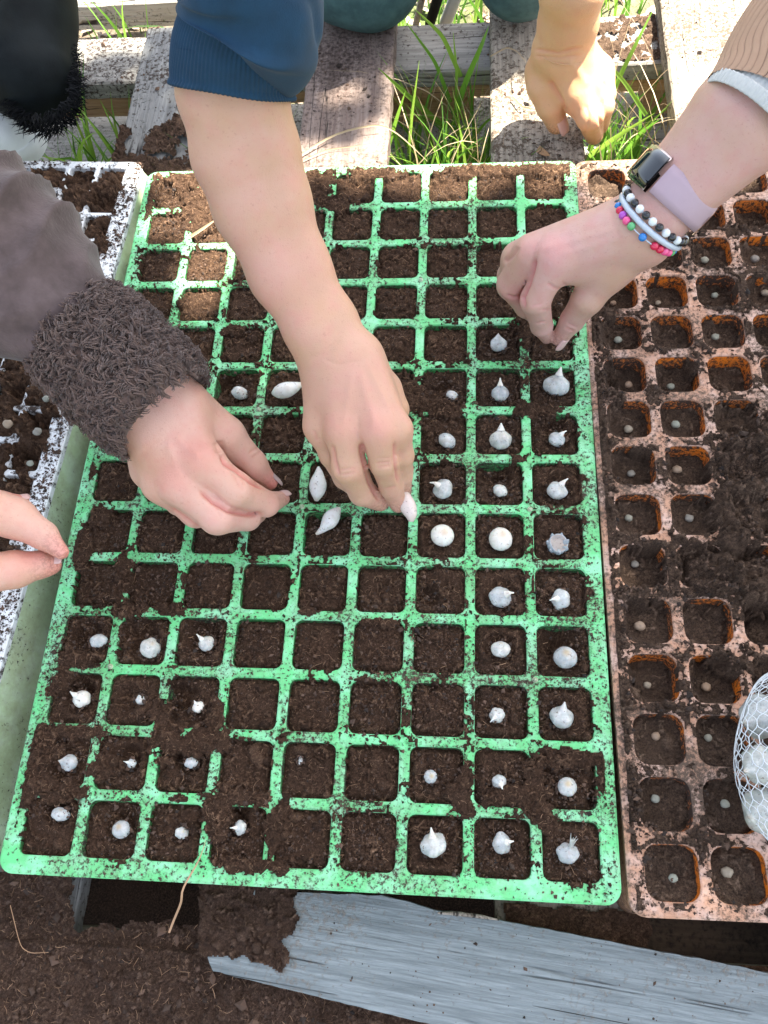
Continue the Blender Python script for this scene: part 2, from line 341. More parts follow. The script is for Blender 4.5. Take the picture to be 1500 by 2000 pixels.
# ------------------------------------------------------------------ SDF bodies
def sdf_mesh(core, chains, vox, kcore=0.010, kjoin=0.010, kfing=0.0012, kchain=0.003, pad=0.006):
    "core: segments (a, ra, b, rb); chains: fingers as lists of (p, r)"
    pts = [np.asarray(s[0]) - s[1] for s in core] + [np.asarray(s[2]) - s[3] for s in core] + [p - r for c in chains for p, r in c]
    pts2 = [np.asarray(s[0]) + s[1] for s in core] + [np.asarray(s[2]) + s[3] for s in core] + [p + r for c in chains for p, r in c]
    lo = np.min(pts, 0) - pad; hi = np.max(pts2, 0) + pad
    n = np.ceil((hi - lo) / vox).astype(int) + 1
    ax = [lo[i] + np.arange(n[i]) * vox for i in range(3)]
    def smin(a, b, k):
        h = np.maximum(k - np.abs(a - b), 0) / k; return np.minimum(a, b) - h * h * k * 0.25
    def seg(D, a, ra, b, rb, k):
        m_ = k + 0.004; l = np.minimum(a - ra, b - rb) - m_; h = np.maximum(a + ra, b + rb) + m_
        i0 = np.clip(((l - lo) / vox).astype(int), 0, n - 1); i1 = np.clip(((h - lo) / vox).astype(int) + 2, 1, n)
        sl = tuple(slice(i0[i], i1[i]) for i in range(3))
        X = ax[0][sl[0]][:, None, None] - a[0]; Y = ax[1][sl[1]][None, :, None] - a[1]; Z = ax[2][sl[2]][None, None, :] - a[2]
        ab = b - a; L2 = max(float(ab @ ab), 1e-12)
        t = np.clip((X * ab[0] + Y * ab[1] + Z * ab[2]) / L2, 0, 1)
        d = np.sqrt((X - t * ab[0]) ** 2 + (Y - t * ab[1]) ** 2 + (Z - t * ab[2]) ** 2) - (ra + t * (rb - ra))
        D[sl] = smin(D[sl], d.astype(np.float32), k)
    D = np.full(n, 0.05, np.float32)
    for a, ra, b, rb in core: seg(D, np.asarray(a), ra, np.asarray(b), rb, kcore)
    if chains:
        G = np.full(n, 0.05, np.float32)
        for c in chains:
            Fd = np.full(n, 0.05, np.float32)
            for (a, ra), (b, rb) in zip(c[:-1], c[1:]): seg(Fd, a, ra, b, rb, kchain)
            G = smin(G, Fd, kfing)
        D = smin(D, G, kjoin)
    # surface nets
    S = D < 0; cnt = np.zeros(n - 1, np.float32); acc = [np.zeros(n - 1, np.float32) for _ in range(3)]
    offs = [(0, 0, 0), (1, 0, 0), (0, 1, 0), (1, 1, 0), (0, 0, 1), (1, 0, 1), (0, 1, 1), (1, 1, 1)]
    def sl(o): return tuple(slice(o[i], n[i] - 1 + o[i]) for i in range(3))
    for i in range(8):
        for j in range(i + 1, 8):
            d_ = [offs[j][k] - offs[i][k] for k in range(3)]
            if sum(abs(v) for v in d_) != 1: continue
            A = D[sl(offs[i])]; B = D[sl(offs[j])]; x = (A < 0) != (B < 0)
            t = np.where(x, A / np.where(x, A - B, 1), 0); cnt += x
            for k in range(3): acc[k] += x * (offs[i][k] + t * d_[k])
    act = cnt > 0; idx = -np.ones(n - 1, int); idx[act] = np.arange(act.sum()); I = np.argwhere(act)
    V = np.stack([(I[:, k] + acc[k][act] / cnt[act]) * vox + lo[k] for k in range(3)], -1)
    Fs = []
    for k in range(3):
        s0 = [slice(None)] * 3; s1 = [slice(None)] * 3; s0[k] = slice(0, n[k] - 1); s1[k] = slice(1, n[k])
        A = S[tuple(s0)]; B = S[tuple(s1)]; E_ = np.argwhere(A != B); sgn = A[tuple(E_.T)]
        u, v = (k + 1) % 3, (k + 2) % 3
        ok = (E_[:, u] > 0) & (E_[:, v] > 0) & (E_[:, u] < n[u] - 1) & (E_[:, v] < n[v] - 1); E_ = E_[ok]; sgn = sgn[ok]
        q = []
        for du, dv in ((-1, -1), (0, -1), (0, 0), (-1, 0)):
            e = E_.copy(); e[:, u] += du; e[:, v] += dv; q.append(idx[tuple(e.T)])
        q = np.stack(q, -1); q[~sgn] = q[~sgn][:, ::-1]; Fs.append(q)
    return V, np.concatenate(Fs)
def chain(*pts): return [PR(*p) for p in pts]
def segs(*pts):
    c = chain(*pts); return [(c[i][0], c[i][1], c[i + 1][0], c[i + 1][1]) for i in range(len(c) - 1)]
def flat(pts, f=0.3):
    "two parallel chains: a limb wider than it is deep, as seen"
    out = []
    for sgn in (-1, 1):
        q = []
        for i, (x, y, z, r) in enumerate(pts):
            a = pts[max(i - 1, 0)]; b = pts[min(i + 1, len(pts) - 1)]
            dx, dy = b[0] - a[0], b[1] - a[1]; L = math.hypot(dx, dy)
            q.append((x - sgn * dy / L * r * f, y + sgn * dx / L * r * f, z, r * (1 - f)))
        out += segs(*q)
    return out
def redness(V, spots):
    tn = np.zeros(len(V))
    for p, r, a in spots: tn = np.maximum(tn, a * np.exp(-((V - p) ** 2).sum(1) / (r * r)))
    return tn
def smooth_mesh(V, F, it=2):
    n = len(V)
    for _ in range(it):
        S = np.zeros((n, 3)); c = np.zeros(n)
        for a, b in ((0, 1), (1, 2), (2, 3), (3, 0)):
            for k in range(3):
                S[:, k] += np.bincount(F[:, a], V[F[:, b], k], n) + np.bincount(F[:, b], V[F[:, a], k], n)
            c += np.bincount(F[:, a], None, n) + np.bincount(F[:, b], None, n)
        V = V * 0.5 + 0.5 * S / c[:, None]
    return V
def nail(parent, tip, base, r, normal, mat, wd=0.78, ln=0.95):
    ax_ = np.asarray(tip) - np.asarray(base); ax_ /= np.linalg.norm(ax_)
    nrm = np.asarray(normal, float); nrm -= ax_ * (nrm @ ax_); nrm /= np.linalg.norm(nrm); sd = np.cross(ax_, nrm)
    nu, nv = 9, 9; V = []
    for lift in (1.06, 0.96):
        for i in range(nu):
            for j in range(nv):
                u = -1 + 2 * i / (nu - 1); v = -1 + 2 * j / (nv - 1)
                k = math.sqrt(max(1 - 0.35 * u ** 4, 0)); th = v * wd * k
                V.append(np.asarray(tip) + ax_ * (u * r * ln - r * 0.05) + (nrm * math.cos(th) + sd * math.sin(th)) * r * lift * (1 - 0.10 * max(u, 0) ** 2))
    F = []
    for s in (0, 1):
        o = s * nu * nv
        for i in range(nu - 1):
            for j in range(nv - 1):
                q = [o + i * nv + j, o + (i + 1) * nv + j, o + (i + 1) * nv + j + 1, o + i * nv + j + 1]; F.append(q if s else q[::-1])
    rim = [i * nv for i in range(nu)] + [(nu - 1) * nv + j for j in range(1, nv)] + [i * nv + nv - 1 for i in range(nu - 2, -1, -1)] + [j for j in range(nv - 2, 0, -1)]
    for a, b_ in zip(rim, rim[1:] + rim[:1]): F.append([a, b_, b_ + nu * nv, a + nu * nv])
    return mk('fingernail', V, np.array(F), mat, parent)

# ------------------------------------------------------------------ lofted cloth
def loft(centres, radii, nth, nu, disp=None, squash=1.0, roll=True, tilt=(0, 0, 0), face=0.0):
    C_ = np.array(centres, float); Rr = np.array(radii, float); k = len(C_)
    s = np.linspace(0, k - 1, nu)
    def interp(A):
        out = []
        for v in s:
            i = int(min(v, k - 2)); f = v - i
            p0 = A[max(i - 1, 0)]; p1 = A[i]; p2 = A[i + 1]; p3 = A[min(i + 2, k - 1)]
            out.append(0.5 * ((2 * p1) + (-p0 + p2) * f + (2 * p0 - 5 * p1 + 4 * p2 - p3) * f * f + (-p0 + 3 * p1 - 3 * p2 + p3) * f ** 3))
        return np.array(out)
    cc = interp(C_); rr = interp(Rr)
    L = np.concatenate([[0], np.cumsum(np.linalg.norm(np.diff(cc, axis=0), axis=1))])
    T = np.gradient(cc, axis=0); T /= np.linalg.norm(T, axis=1)[:, None]
    V = []; th = np.linspace(0, 2 * np.pi, nth, endpoint=False); UV = []
    for i in range(nu):
        view = CAM - cc[i]; e1 = view - T[i] * (view @ T[i]); e1 /= np.linalg.norm(e1); e2 = np.cross(T[i], e1)
        r = np.full(nth, rr[i])
        if disp is not None: r = r + disp(L[i], th, L[-1])
        kf = face * (view @ T[i]) / (view @ e1); tl = (np.cos(th) * (tilt[0] + kf * squash) + np.sin(th) * tilt[1]) * max(0.0, 1 - L[i] / (rr[0] * 2.2))
        V.append(cc[i] + (np.cos(th) * r * squash)[:, None] * e1 + (np.sin(th) * r)[:, None] * e2 + (tl * rr[i])[:, None] * T[i])
        UV.append(np.stack([np.full(nth, L[i]), th], -1))
    V = np.array(V)
    if roll:      # turn the hem inwards at the start
        c0 = V[0].mean(0); inner = []
        for dz, f in ((0.0015, 0.955), (0.010, 0.93), (0.022, 0.90)): inner.append(c0 + (V[0] - c0) * f + T[0] * dz)
        V = np.concatenate([np.array(inner)[::-1], V]); UV = [UV[0]] * 3 + UV
    nr = len(V); idx = np.arange(nr * nth).reshape(nr, nth); nx = np.roll(idx, -1, 1)
    F = np.stack([idx[:-1], nx[:-1], nx[1:], idx[1:]], -1).reshape(-1, 4)
    F = np.concatenate([F]); cap = None
    Vf = V.reshape(-1, 3)
    # far end closed by a fan
    Vf = np.concatenate([Vf, [V[-1].mean(0)]]); last = len(Vf) - 1
    tri = np.stack([idx[-1], nx[-1], np.full(nth, last)], -1)
    UVf = np.concatenate([np.array(UV).reshape(-1, 2), [[L[-1], 0]]])
    return Vf, [F, tri], UVf

# ------------------------------------------------------------------ simple solids
def box_vf(x0, x1, y0, y1, z0, z1, bev=0.0015, jit=0.0, nx=1, ny=1):
    "box with a chamfered top edge; jit roughens the long outline"
    xs = np.concatenate([[x0], np.linspace(x0 + bev, x1 - bev, nx + 1), [x1]]); ys = np.concatenate([[y0], np.linspace(y0 + bev, y1 - bev, ny + 1), [y1]])
    V = []; nX, nY = len(xs), len(ys)
    for zz, edge in ((z1, z1 - bev), (z0, z0)):
        for i, x in enumerate(xs):
            for j, y in enumerate(ys):
                e = i in (0, nX - 1) or j in (0, nY - 1)
                dx = jit * (mnoise.noise(Vector((x0 * 31, y * 60, 1))) if i in (0, 1) else mnoise.noise(Vector((x1 * 31, y * 60, 5))) if i in (nX - 1, nX - 2) else 0)
                dy = jit * (mnoise.noise(Vector((x * 60, y0 * 31, 2))) if j in (0, 1) else mnoise.noise(Vector((x * 60, y1 * 31, 7))) if j in (nY - 1, nY - 2) else 0)
                dz = 0 if zz == z0 else 0.25 * jit * mnoise.noise(Vector((x * 25, y * 12, x0 * 9)))
                V.append((x + dx, y + dy, (edge if e else zz) + dz))
    F = []; o = nX * nY
    for i in range(nX - 1):
        for j in range(nY - 1):
            a = [i * nY + j, (i + 1) * nY + j, (i + 1) * nY + j + 1, i * nY + j + 1]; F.append(a); F.append([q + o for q in a[::-1]])
    rim = [(i, 0) for i in range(nX)] + [(nX - 1, j) for j in range(1, nY)] + [(i, nY - 1) for i in range(nX - 2, -1, -1)] + [(0, j) for j in range(nY - 2, 0, -1)]
    r = [i * nY + j for i, j in rim]
    for a, b_ in zip(r, r[1:] + r[:1]): F.append([b_, a, a + o, b_ + o])
    return np.array(V), np.array(F)
def tube_vf(pts, rad, ns=6, closed=False):
    pts = np.array(pts, float); n = len(pts); rad = np.full(n, rad) if np.isscalar(rad) else np.array(rad)
    T = (np.roll(pts, -1, 0) - np.roll(pts, 1, 0)) if closed else np.gradient(pts, axis=0)
    T /= np.linalg.norm(T, axis=1)[:, None] + 1e-12
    up = np.array([0.13, 0.21, 0.97]); V = []
    for i in range(n):
        e1 = np.cross(T[i], up); e1 /= np.linalg.norm(e1) + 1e-9; e2 = np.cross(T[i], e1)
        th = np.arange(ns) * 2 * np.pi / ns
        V.append(pts[i] + rad[i] * (np.cos(th)[:, None] * e1 + np.sin(th)[:, None] * e2))
    V = np.array(V).reshape(-1, 3); idx = np.arange(n * ns).reshape(n, ns); nx = np.roll(idx, -1, 1)
    a, b_ = (idx, np.roll(idx, -1, 0)) if closed else (idx[:-1], idx[1:]); c, d = (nx, np.roll(nx, -1, 0)) if closed else (nx[:-1], nx[1:])
    return V, np.stack([a, c, d, b_], -1).reshape(-1, 4)
ICO_V = np.array([(0, 0, 1), (1, 0, 0), (0, 1, 0), (-1, 0, 0), (0, -1, 0), (0, 0, -1)], float)
ICO_F = np.array([(0, 1, 2), (0, 2, 3), (0, 3, 4), (0, 4, 1), (5, 2, 1), (5, 3, 2), (5, 4, 3), (5, 1, 4)])
def crumbs(name, pts, size, mat, parent=None, flatten=0.7):
    n = len(pts); size = np.broadcast_to(size, n)
    V = np.repeat(ICO_V[None], n, 0) * rng.uniform(0.55, 1.25, (n, 6, 1)) + rng.uniform(-0.2, 0.2, (n, 6, 3))
    a = rng.uniform(0, 6.28, n); c, s = np.cos(a), np.sin(a); st = rng.uniform(0.7, 1.5, n)
    V[..., 2] *= flatten; V[..., 0] *= st[:, None]
    x = V[..., 0] * c[:, None] - V[..., 1] * s[:, None]; y = V[..., 0] * s[:, None] + V[..., 1] * c[:, None]
    V[..., 0] = x; V[..., 1] = y
    V = V * size[:, None, None] + np.asarray(pts)[:, None, :]
    F = (ICO_F[None] + (np.arange(n) * 6)[:, None, None]).reshape(-1, 3)
    tone = np.repeat(rng.uniform(0, 1, n), 6)
    return mk(name, V.reshape(-1, 3), F, mat, parent, False, {'tone': tone})
def strands(name, base, length, width, mat, curl=1.0, nseg=4, parent=None, up=0.15, tri=3):
    "curly fibres lying on a surface"
    n = len(base); base = np.asarray(base); length = np.broadcast_to(length, n)
    a = rng.uniform(0, 6.28, n); p = base.copy(); P_ = [p.copy()]; da = rng.normal(0, curl, n)
    for k in range(nseg):
        st = length / nseg
        p = p + np.stack([np.cos(a) * st, np.sin(a) * st, up * st * math.sin((k + 0.5) / nseg * 3.14 * 1.3)], -1); a = a + da + rng.normal(0, 0.25, n); P_.append(p.copy())
    P_ = np.array(P_); V = np.zeros((n, nseg + 1, tri, 3))
    for k in range(nseg + 1):
        d = P_[min(k + 1, nseg)] - P_[max(k - 1, 0)]; d /= np.linalg.norm(d, axis=1)[:, None] + 1e-9
        s = np.stack([-d[:, 1], d[:, 0], np.zeros(n)], -1); wv = width * (1 - 0.6 * abs(k / nseg - 0.3))
        for q in range(tri):
            th = 2 * np.pi * q / tri; V[:, k, q] = P_[k] + wv * (math.cos(th) * s + math.sin(th) * np.array([0, 0, 1.0]))
    idx = np.arange(n * (nseg + 1) * tri).reshape(n, nseg + 1, tri); nx = np.roll(idx, -1, 2)
    F = np.stack([idx[:, :-1], nx[:, :-1], nx[:, 1:], idx[:, 1:]], -1).reshape(-1, 4)
    return mk(name, V.reshape(-1, 3), F, mat, parent, True, {'tone': np.repeat(rng.uniform(0, 1, n), (nseg + 1) * tri)})

# ------------------------------------------------------------------ ground and surroundings
ZD = -0.052          # top of the deck boards
ZG = -0.19           # ground
G = sheet('ground', -1.6, 1.6, -1.4, 2.2, 0.02, lambda X, Y: (ZG - 0.004 + 0.014 * fbm(X * 9, Y * 9, 4, 3), X * 0), M['ground']); tag(G, kind='structure')
G2 = sheet('damp_soil', -0.9, 0.9, -0.9, 0.28, 0.02, lambda X, Y: (ZG + 0.012 + 0.014 * fbm(X * 9, Y * 9, 4, 3), X * 0 + 0.1), M['soil']); tag(G2, kind='structure')  # dark sheet under the pallet: the black shade of the gaps put into colour
Vg, Fg = box_vf(-60, 60, -60, 60, ZG - 0.06, ZG - 0.02, 0.001); g2 = mk('field', Vg, Fg, M['ground'], None, False); tag(g2, kind='structure')

# ------------------------------------------------------------------ the pallet
pal = empty('wooden_pallet', (0.02, 0.1, ZG), 'large weathered wooden pallet with slatted deck lying under the seed trays', 'pallet')
def board(name, x0, x1, y0, y1, z0, z1, mat, jit=0.0018):
    V, F = box_vf(x0, x1, y0, y1, z0, z1, 0.002, jit, max(2, int((x1 - x0) / 0.015)), max(2, int((y1 - y0) / 0.015)))
    c = V.mean(0); o = mk(name, V - c, F, mat, None, False); o.parent = pal; o.location = Vector(c.tolist()) - pal.location; return o
board('deck_board', -0.256, -0.202, -0.40, 0.562, ZD - 0.02, ZD, M['wood_grey'])
board('deck_board', -0.199, -0.160, -0.40, 0.585, ZD - 0.02, ZD - 0.003, M['wood_grey'])
board('deck_board', -0.070, 0.020, -0.40, 0.60, ZD - 0.02, ZD, M['wood_brown'])
bd = board('deck_board', 0.121, 0.2095, -0.40, 0.60, ZD - 0.02, ZD, M['wood_pale'])
board('deck_board', 0.298, 0.392, -0.40, 0.62, ZD - 0.02, ZD, M['wood_pale'])
board('deck_board', 0.475, 0.565, -0.40, 0.62, ZD - 0.02, ZD, M['wood_pale'])
board('deck_board', -0.44, -0.35, -0.40, 0.36, ZD - 0.02, ZD, M['wood_grey'])
for a, b_ in ((-0.46, -0.1615), (-0.1575, 0.6)):
    board('cross_board', a, b_, 0.505, 0.580, ZD - 0.042, ZD - 0.0225, M['wood_cross'])
board('cross_board', -0.46, 0.6, -0.05, 0.05, ZD - 0.042, ZD - 0.0225, M['wood_cross'])
board('cross_board', -0.46, 0.6, -0.43, -0.327, ZD - 0.042, ZD - 0.0225, M['wood_cross'])
board('bottom_board', -0.46, 0.6, 0.47, 0.565, ZG + 0.012, ZG + 0.032, M['wood_low'])
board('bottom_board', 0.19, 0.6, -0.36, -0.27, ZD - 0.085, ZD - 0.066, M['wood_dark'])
# stringer faces seen below the cross boards
board('stringer', -0.46, -0.12, 0.507, 0.520, ZD - 0.068, ZD - 0.0435, M['wood_end'])
board('stringer', -0.118, 0.6, 0.507, 0.520, ZD - 0.058, ZD - 0.0435, M['wood_end'])
for x in (-0.21, 0.055, 0.345): board('block', x - 0.05, x + 0.05, 0.525, 0.575, ZG + 0.034, ZD - 0.0445 - 0.001, M['wood_end'])
lg = empty('timber_beam', P(265, 5, -0.13), 'old grey timber beam lying on the leaf litter behind the pallet, top left', 'timber')
V, F = box_vf(-0.50, -0.20, 0.708, 0.75, -0.155, -0.12, 0.004, 0.004, 12, 3); mk('beam', V, F, M['wood_low'], lg, False)
# white post and dark strip glimpsed at the far side of the pallet
ps = empty('painted_frame', P(840, 10, -0.12), 'narrow white painted frame standing behind the pallet between the denim knees', 'frame')
a = P(812, 48, -0.10); c2 = P(838, -60, -0.03)
for nm, dx, rr, mt in (('white_rail', 0.0, 0.004, M['wood_low']), ('dark_rail', 0.016, 0.006, M['leather']), ('metal_rail', 0.034, 0.007, M['hem'])):
    V, F = tube_vf([a + [dx, 0, 0], (a + c2) / 2 + [dx * 1.1, 0, 0], c2 + [dx * 1.2, 0, 0]], rr, 8); mk(nm, V, F, mt, ps)

# ------------------------------------------------------------------ seed trays
def rrect(cx, cy, hx, hy, r, n=4):
    pts = []
    for (sx, sy, a0) in ((1, 1, 0), (-1, 1, 90), (-1, -1, 180), (1, -1, 270)):
        for k in range(n + 1):
            a = math.radians(a0 + 90 * k / n); pts.append((cx + sx * (hx - r) + r * math.cos(a), cy + sy * (hy - r) + r * math.sin(a)))
    return np.array(pts)
def tray(root, cols, rows, pitch, hole, rad, x0, y0, W, H, mat_top, mat_cell, mat_side, height, flare, taper, wall_in=0.0, corner=0.009):
    "top plate with rounded holes (part), outer wall (part) and one cup per cell (parts). local coordinates, top at z=0"
    th = 0.0018; V = []; F4 = []; F3 = []
    n = 4; m4 = 4 * (n + 1)
    def add(p): V.append(p); return len(V) - 1
    rimcell = 0.0006
    for i in range(cols):
        for j in range(rows):
            cx = x0 + i * pitch; cy = y0 + j * pitch
            ins = rrect(cx, cy, hole / 2, hole / 2, rad, n); h2 = pitch / 2
            inner = [add((p[0], p[1], -rimcell)) for p in ins]
            mid = rrect(cx, cy, hole / 2 + 0.0009, hole / 2 + 0.0009, rad + 0.0007, n); midi = [add((p[0], p[1], 0)) for p in mid]
            low = [add((p[0], p[1], -th)) for p in ins]
            out = []
            for k, p in enumerate(ins):            # matching points on the square border
                d = np.array([p[0] - cx, p[1] - cy]); s = h2 / max(abs(d[0]), abs(d[1])); out.append(add((cx + d[0] * s, cy + d[1] * s, 0)))
            cor = [add((cx + sx * h2, cy + sy * h2, 0)) for sx, sy in ((1, 1), (-1, 1), (-1, -1), (1, -1))]
            for k in range(m4):
                k2 = (k + 1) % m4
                F4.append((inner[k], inner[k2], midi[k2], midi[k])[::-1]); F4.append((low[k], low[k2], inner[k2], inner[k])[::-1])
                side = k % (n + 1)
                pa, pb = V[out[k]], V[out[k2]]
                if abs(pa[0] - pb[0]) > 1e-7 and abs(pa[1] - pb[1]) > 1e-7:   # the corner lies between
                    q = k // (n + 1); F4.append((midi[k2], midi[k], out[k], cor[q])); F3.append((midi[k2], cor[q], out[k2]))
                else: F4.append((midi[k2], midi[k], out[k], out[k2]))
    # border strip between the cell field and the outer rounded rectangle
    fx0, fx1 = x0 - pitch / 2, x0 + (cols - 0.5) * pitch; fy0, fy1 = y0 - pitch / 2, y0 + (rows - 0.5) * pitch
    cxm, cym = (fx0 + fx1) / 2, (fy0 + fy1) / 2
    oc = rrect((W[0] + W[1]) / 2, (H[0] + H[1]) / 2, (W[1] - W[0]) / 2, (H[1] - H[0]) / 2, corner, 6)
    npt = len(oc)
    inner = []
    for p in oc:
        inner.append(add((min(max(p[0], fx0), fx1), min(max(p[1], fy0), fy1), 0.0)))
    top = [add((p[0] * 1.0, p[1], -0.0010)) for p in oc]
    shr = rrect((W[0] + W[1]) / 2, (H[0] + H[1]) / 2, (W[1] - W[0]) / 2 - 0.0014, (H[1] - H[0]) / 2 - 0.0014, corner - 0.001, 6)
    t2 = [add((p[0], p[1], 0.0)) for p in shr]
    lip = [add((p[0], p[1], -0.006)) for p in oc]
    for k in range(npt):
        k2 = (k + 1) % npt
        F4.append((inner[k2], inner[k], t2[k], t2[k2])); F4.append((t2[k2], t2[k], top[k], top[k2])); F4.append((top[k2], top[k], lip[k], lip[k2]))
    mk('top_plate', V, [np.array(F4), np.array(F3)] if F3 else np.array(F4), mat_top, None, False).parent = root
    # outer wall under the lip
    V = []; F = []
    ws = [rrect((W[0] + W[1]) / 2, (H[0] + H[1]) / 2, (W[1] - W[0]) / 2 - wall_in + f, (H[1] - H[0]) / 2 - wall_in + f, corner, 6) for f in (0.0, flare * 0.35, flare)]
    zs = [-0.0055, -0.45 * height, -height]
    for w_, z in zip(ws, zs): V += [(p[0], p[1], z) for p in w_]
    for r in range(2):
        for k in range(npt):
            k2 = (k + 1) % npt; F.append((r * npt + k2, r * npt + k, (r + 1) * npt + k, (r + 1) * npt + k2))
    mk('side_wall', V, np.array(F), mat_side, None, True).parent = root
    # cups
    V = []; F = []
    depth = height - 0.004
    for q, z in ((1.0, -th), (1 - taper * 0.5, -depth / 2), (1 - taper, -depth)):
        V += [(p[0], p[1], z) for p in rrect(0, 0, hole / 2 * q, hole / 2 * q, rad * q, n)]
    for r in range(2):
        for k in range(m4):
            k2 = (k + 1) % m4; F.append((r * m4 + k, r * m4 + k2, (r + 1) * m4 + k2, (r + 1) * m4 + k))
    F.append(tuple(range(2 * m4, 3 * m4)))
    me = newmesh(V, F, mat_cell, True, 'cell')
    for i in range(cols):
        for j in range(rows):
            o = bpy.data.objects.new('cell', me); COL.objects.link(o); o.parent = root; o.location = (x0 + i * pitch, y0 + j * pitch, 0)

# green tray
GP = 0.041
gt = empty('green_seed_tray', (0, 0, 0), 'bright mint green plastic seed tray with soil filled square cells in the middle', 'seed tray')
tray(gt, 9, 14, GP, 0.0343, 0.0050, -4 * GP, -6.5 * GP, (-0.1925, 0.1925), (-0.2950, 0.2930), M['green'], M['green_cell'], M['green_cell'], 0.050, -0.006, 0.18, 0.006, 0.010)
for (px, py) in ((505, 800), (822, 547), (1035, 995), (1045, 1328), (216, 1302), (590, 990)):
    c = P(px, py, 0.0); V, F = tube_vf([c + [0, 0, -0.0005], c + [0, 0, 0.0008], c + [0, 0, 0.0011], c + [0, 0, 0.0006]], [0.0019, 0.0019, 0.0014, 0.0001], 12)
    mk('rivet', V, F, M['pale_green'], gt)
# orange tray
OP = 0.03866; OA = 0.0105
ot = empty('terracotta_seed_tray', (0.2224, -0.2756, 0), 'faded terracotta orange plastic seed tray with rounded deep cells at the right', 'seed tray')
ot.rotation_euler = (0, 0, OA)
tray(ot, 6, 15, OP, 0.0315, 0.0085, 0, 0, (-0.0262, 5 * OP + 0.027), (-0.0245, 14 * OP + 0.0265), M['orange'], M['orange_cell'], M['orange_side'], 0.050, 0.001, 0.22, 0.0015, 0.010)
# white tray
WP = 0.0287
WA = -0.050
wt = empty('white_seed_tray', (-0.198, 0.3055, 0.0), 'white speckled seed tray with pale green side wall left of the green tray', 'seed tray')
wt.rotation_euler = (0, 0, WA)
tray(wt, 7, 20, WP, 0.0240, 0.0025, -0.0135 - WP * 6.5 + 0.0, -0.0065 - WP * 19.5, (-0.0135 - WP * 7 - 0.013, 0), (-0.0065 - WP * 20 - 0.0065, 0), M['white'], M['white'], M['pale_green'], 0.050, 0.010, 0.15, 0.0005, 0.012)

# ------------------------------------------------------------------ garlic table: (px, py, radius px, style, tip angle deg, label bits)
GARLIC = [
 (973, 672, 18, 'tip', 90, 'small pointed white garlic clove'), (1087, 752, 26, 'stem', 75, 'fat white garlic bulb with stalk stub'),
 (977, 768, 20, 'stem', 92, 'white garlic bulb with peaked papery tip'), (882, 772, 13, 'plain', 60, 'small half buried bluish garlic clove'),
 (872, 860, 19, 'plain', 30, 'greyish garlic clove with dry scar'), (978, 858, 25, 'stem', 90, 'large glossy garlic bulb with short tip'),
 (1088, 858, 18, 'curl', 30, 'blotchy grey garlic bulb with curled tip'), (865, 955, 21, 'curl', 170, 'white garlic bulb with dry root strand'),
 (975, 958, 17, 'plain', 60, 'small garlic clove with yellowish heart'), (1088, 958, 22, 'curl', 40, 'white garlic bulb with hooked tip'),
 (864, 1046, 24, 'round', 0, 'smooth round garlic bulb, yellow root spot'), (978, 1053, 25, 'round', 40, 'smooth round garlic bulb, tan root spot'),
 (1089, 1064, 21, 'open', 0, 'opened grey garlic husk, flat brown face'), (978, 1166, 24, 'curl', 5, 'round garlic bulb, tip pointing right'),
 (1095, 1171, 22, 'curl', 200, 'white garlic bulb with papery folds'), (976, 1268, 21, 'plain', 80, 'plain bluish white garlic bulb'),
 (1104, 1284, 24, 'round', 80, 'white garlic bulb, brown ringed end'), (971, 1397, 18, 'curl', 230, 'small folded garlic clove, thin tip'),
 (1097, 1400, 25, 'stem', 80, 'large silvery garlic bulb, folded crest'), (841, 1517, 14, 'round', 0, 'very small round white garlic clove'),
 (975, 1527, 17, 'curl', 290, 'small garlic clove with ragged end'), (1108, 1537, 20, 'round', 90, 'round bluish white garlic clove'),
 (847, 1649, 26, 'stem', 100, 'big glossy garlic bulb with nub'), (980, 1647, 22, 'curl', 10, 'grey white garlic bulb with ridged sides'),
 (1109, 1667, 24, 'tuft', 75, 'white garlic bulb with frayed top'), (191, 1252, 18, 'plain', 110, 'curved garlic clove in deep hole'),
 (292, 1265, 24, 'plain', 30, 'broad shiny bluish garlic clove'), (403, 1257, 18, 'curl', 140, 'bluish garlic clove with thin tail'),
 (159, 1365, 20, 'curl', 150, 'bright white garlic bulb, papery tail'), (274, 1367, 12, 'plain', 0, 'tiny bluish garlic clove'),
 (387, 1381, 13, 'curl', 120, 'tiny cream garlic clove, hooked tail'), (135, 1490, 19, 'tip', 175, 'pointed white garlic clove'),
 (257, 1491, 11, 'curl', 170, 'tiny garlic clove sunk in soil'), (372, 1490, 14, 'plain', 100, 'small curved bluish garlic clove'),
 (117, 1590, 18, 'plain', 60, 'shiny curved garlic clove'), (237, 1620, 19, 'round', 100, 'oval translucent garlic clove, yellow spot'),
 (354, 1627, 15, 'plain', 20, 'small rough white garlic clove'), (469, 1617, 14, 'curl', 185, 'small garlic clove, long white stalk'),
 (587, 1484, 8, 'plain', 90, 'thin sliver of white garlic'), (467, 767, 18, 'plain', 40, 'bluish garlic clove beside finger hole')]
def colrow(px, py):
    p = P(px, py, 0.0); return int(round(p[0] / GP + 4)), int(round(p[1] / GP + 6.5))
ORD = ['first', 'second', 'third', 'fourth', 'fifth', 'sixth', 'seventh', 'eighth', 'ninth', 'tenth', 'eleventh', 'twelfth', 'thirteenth', 'fourteenth', 'fifteenth']

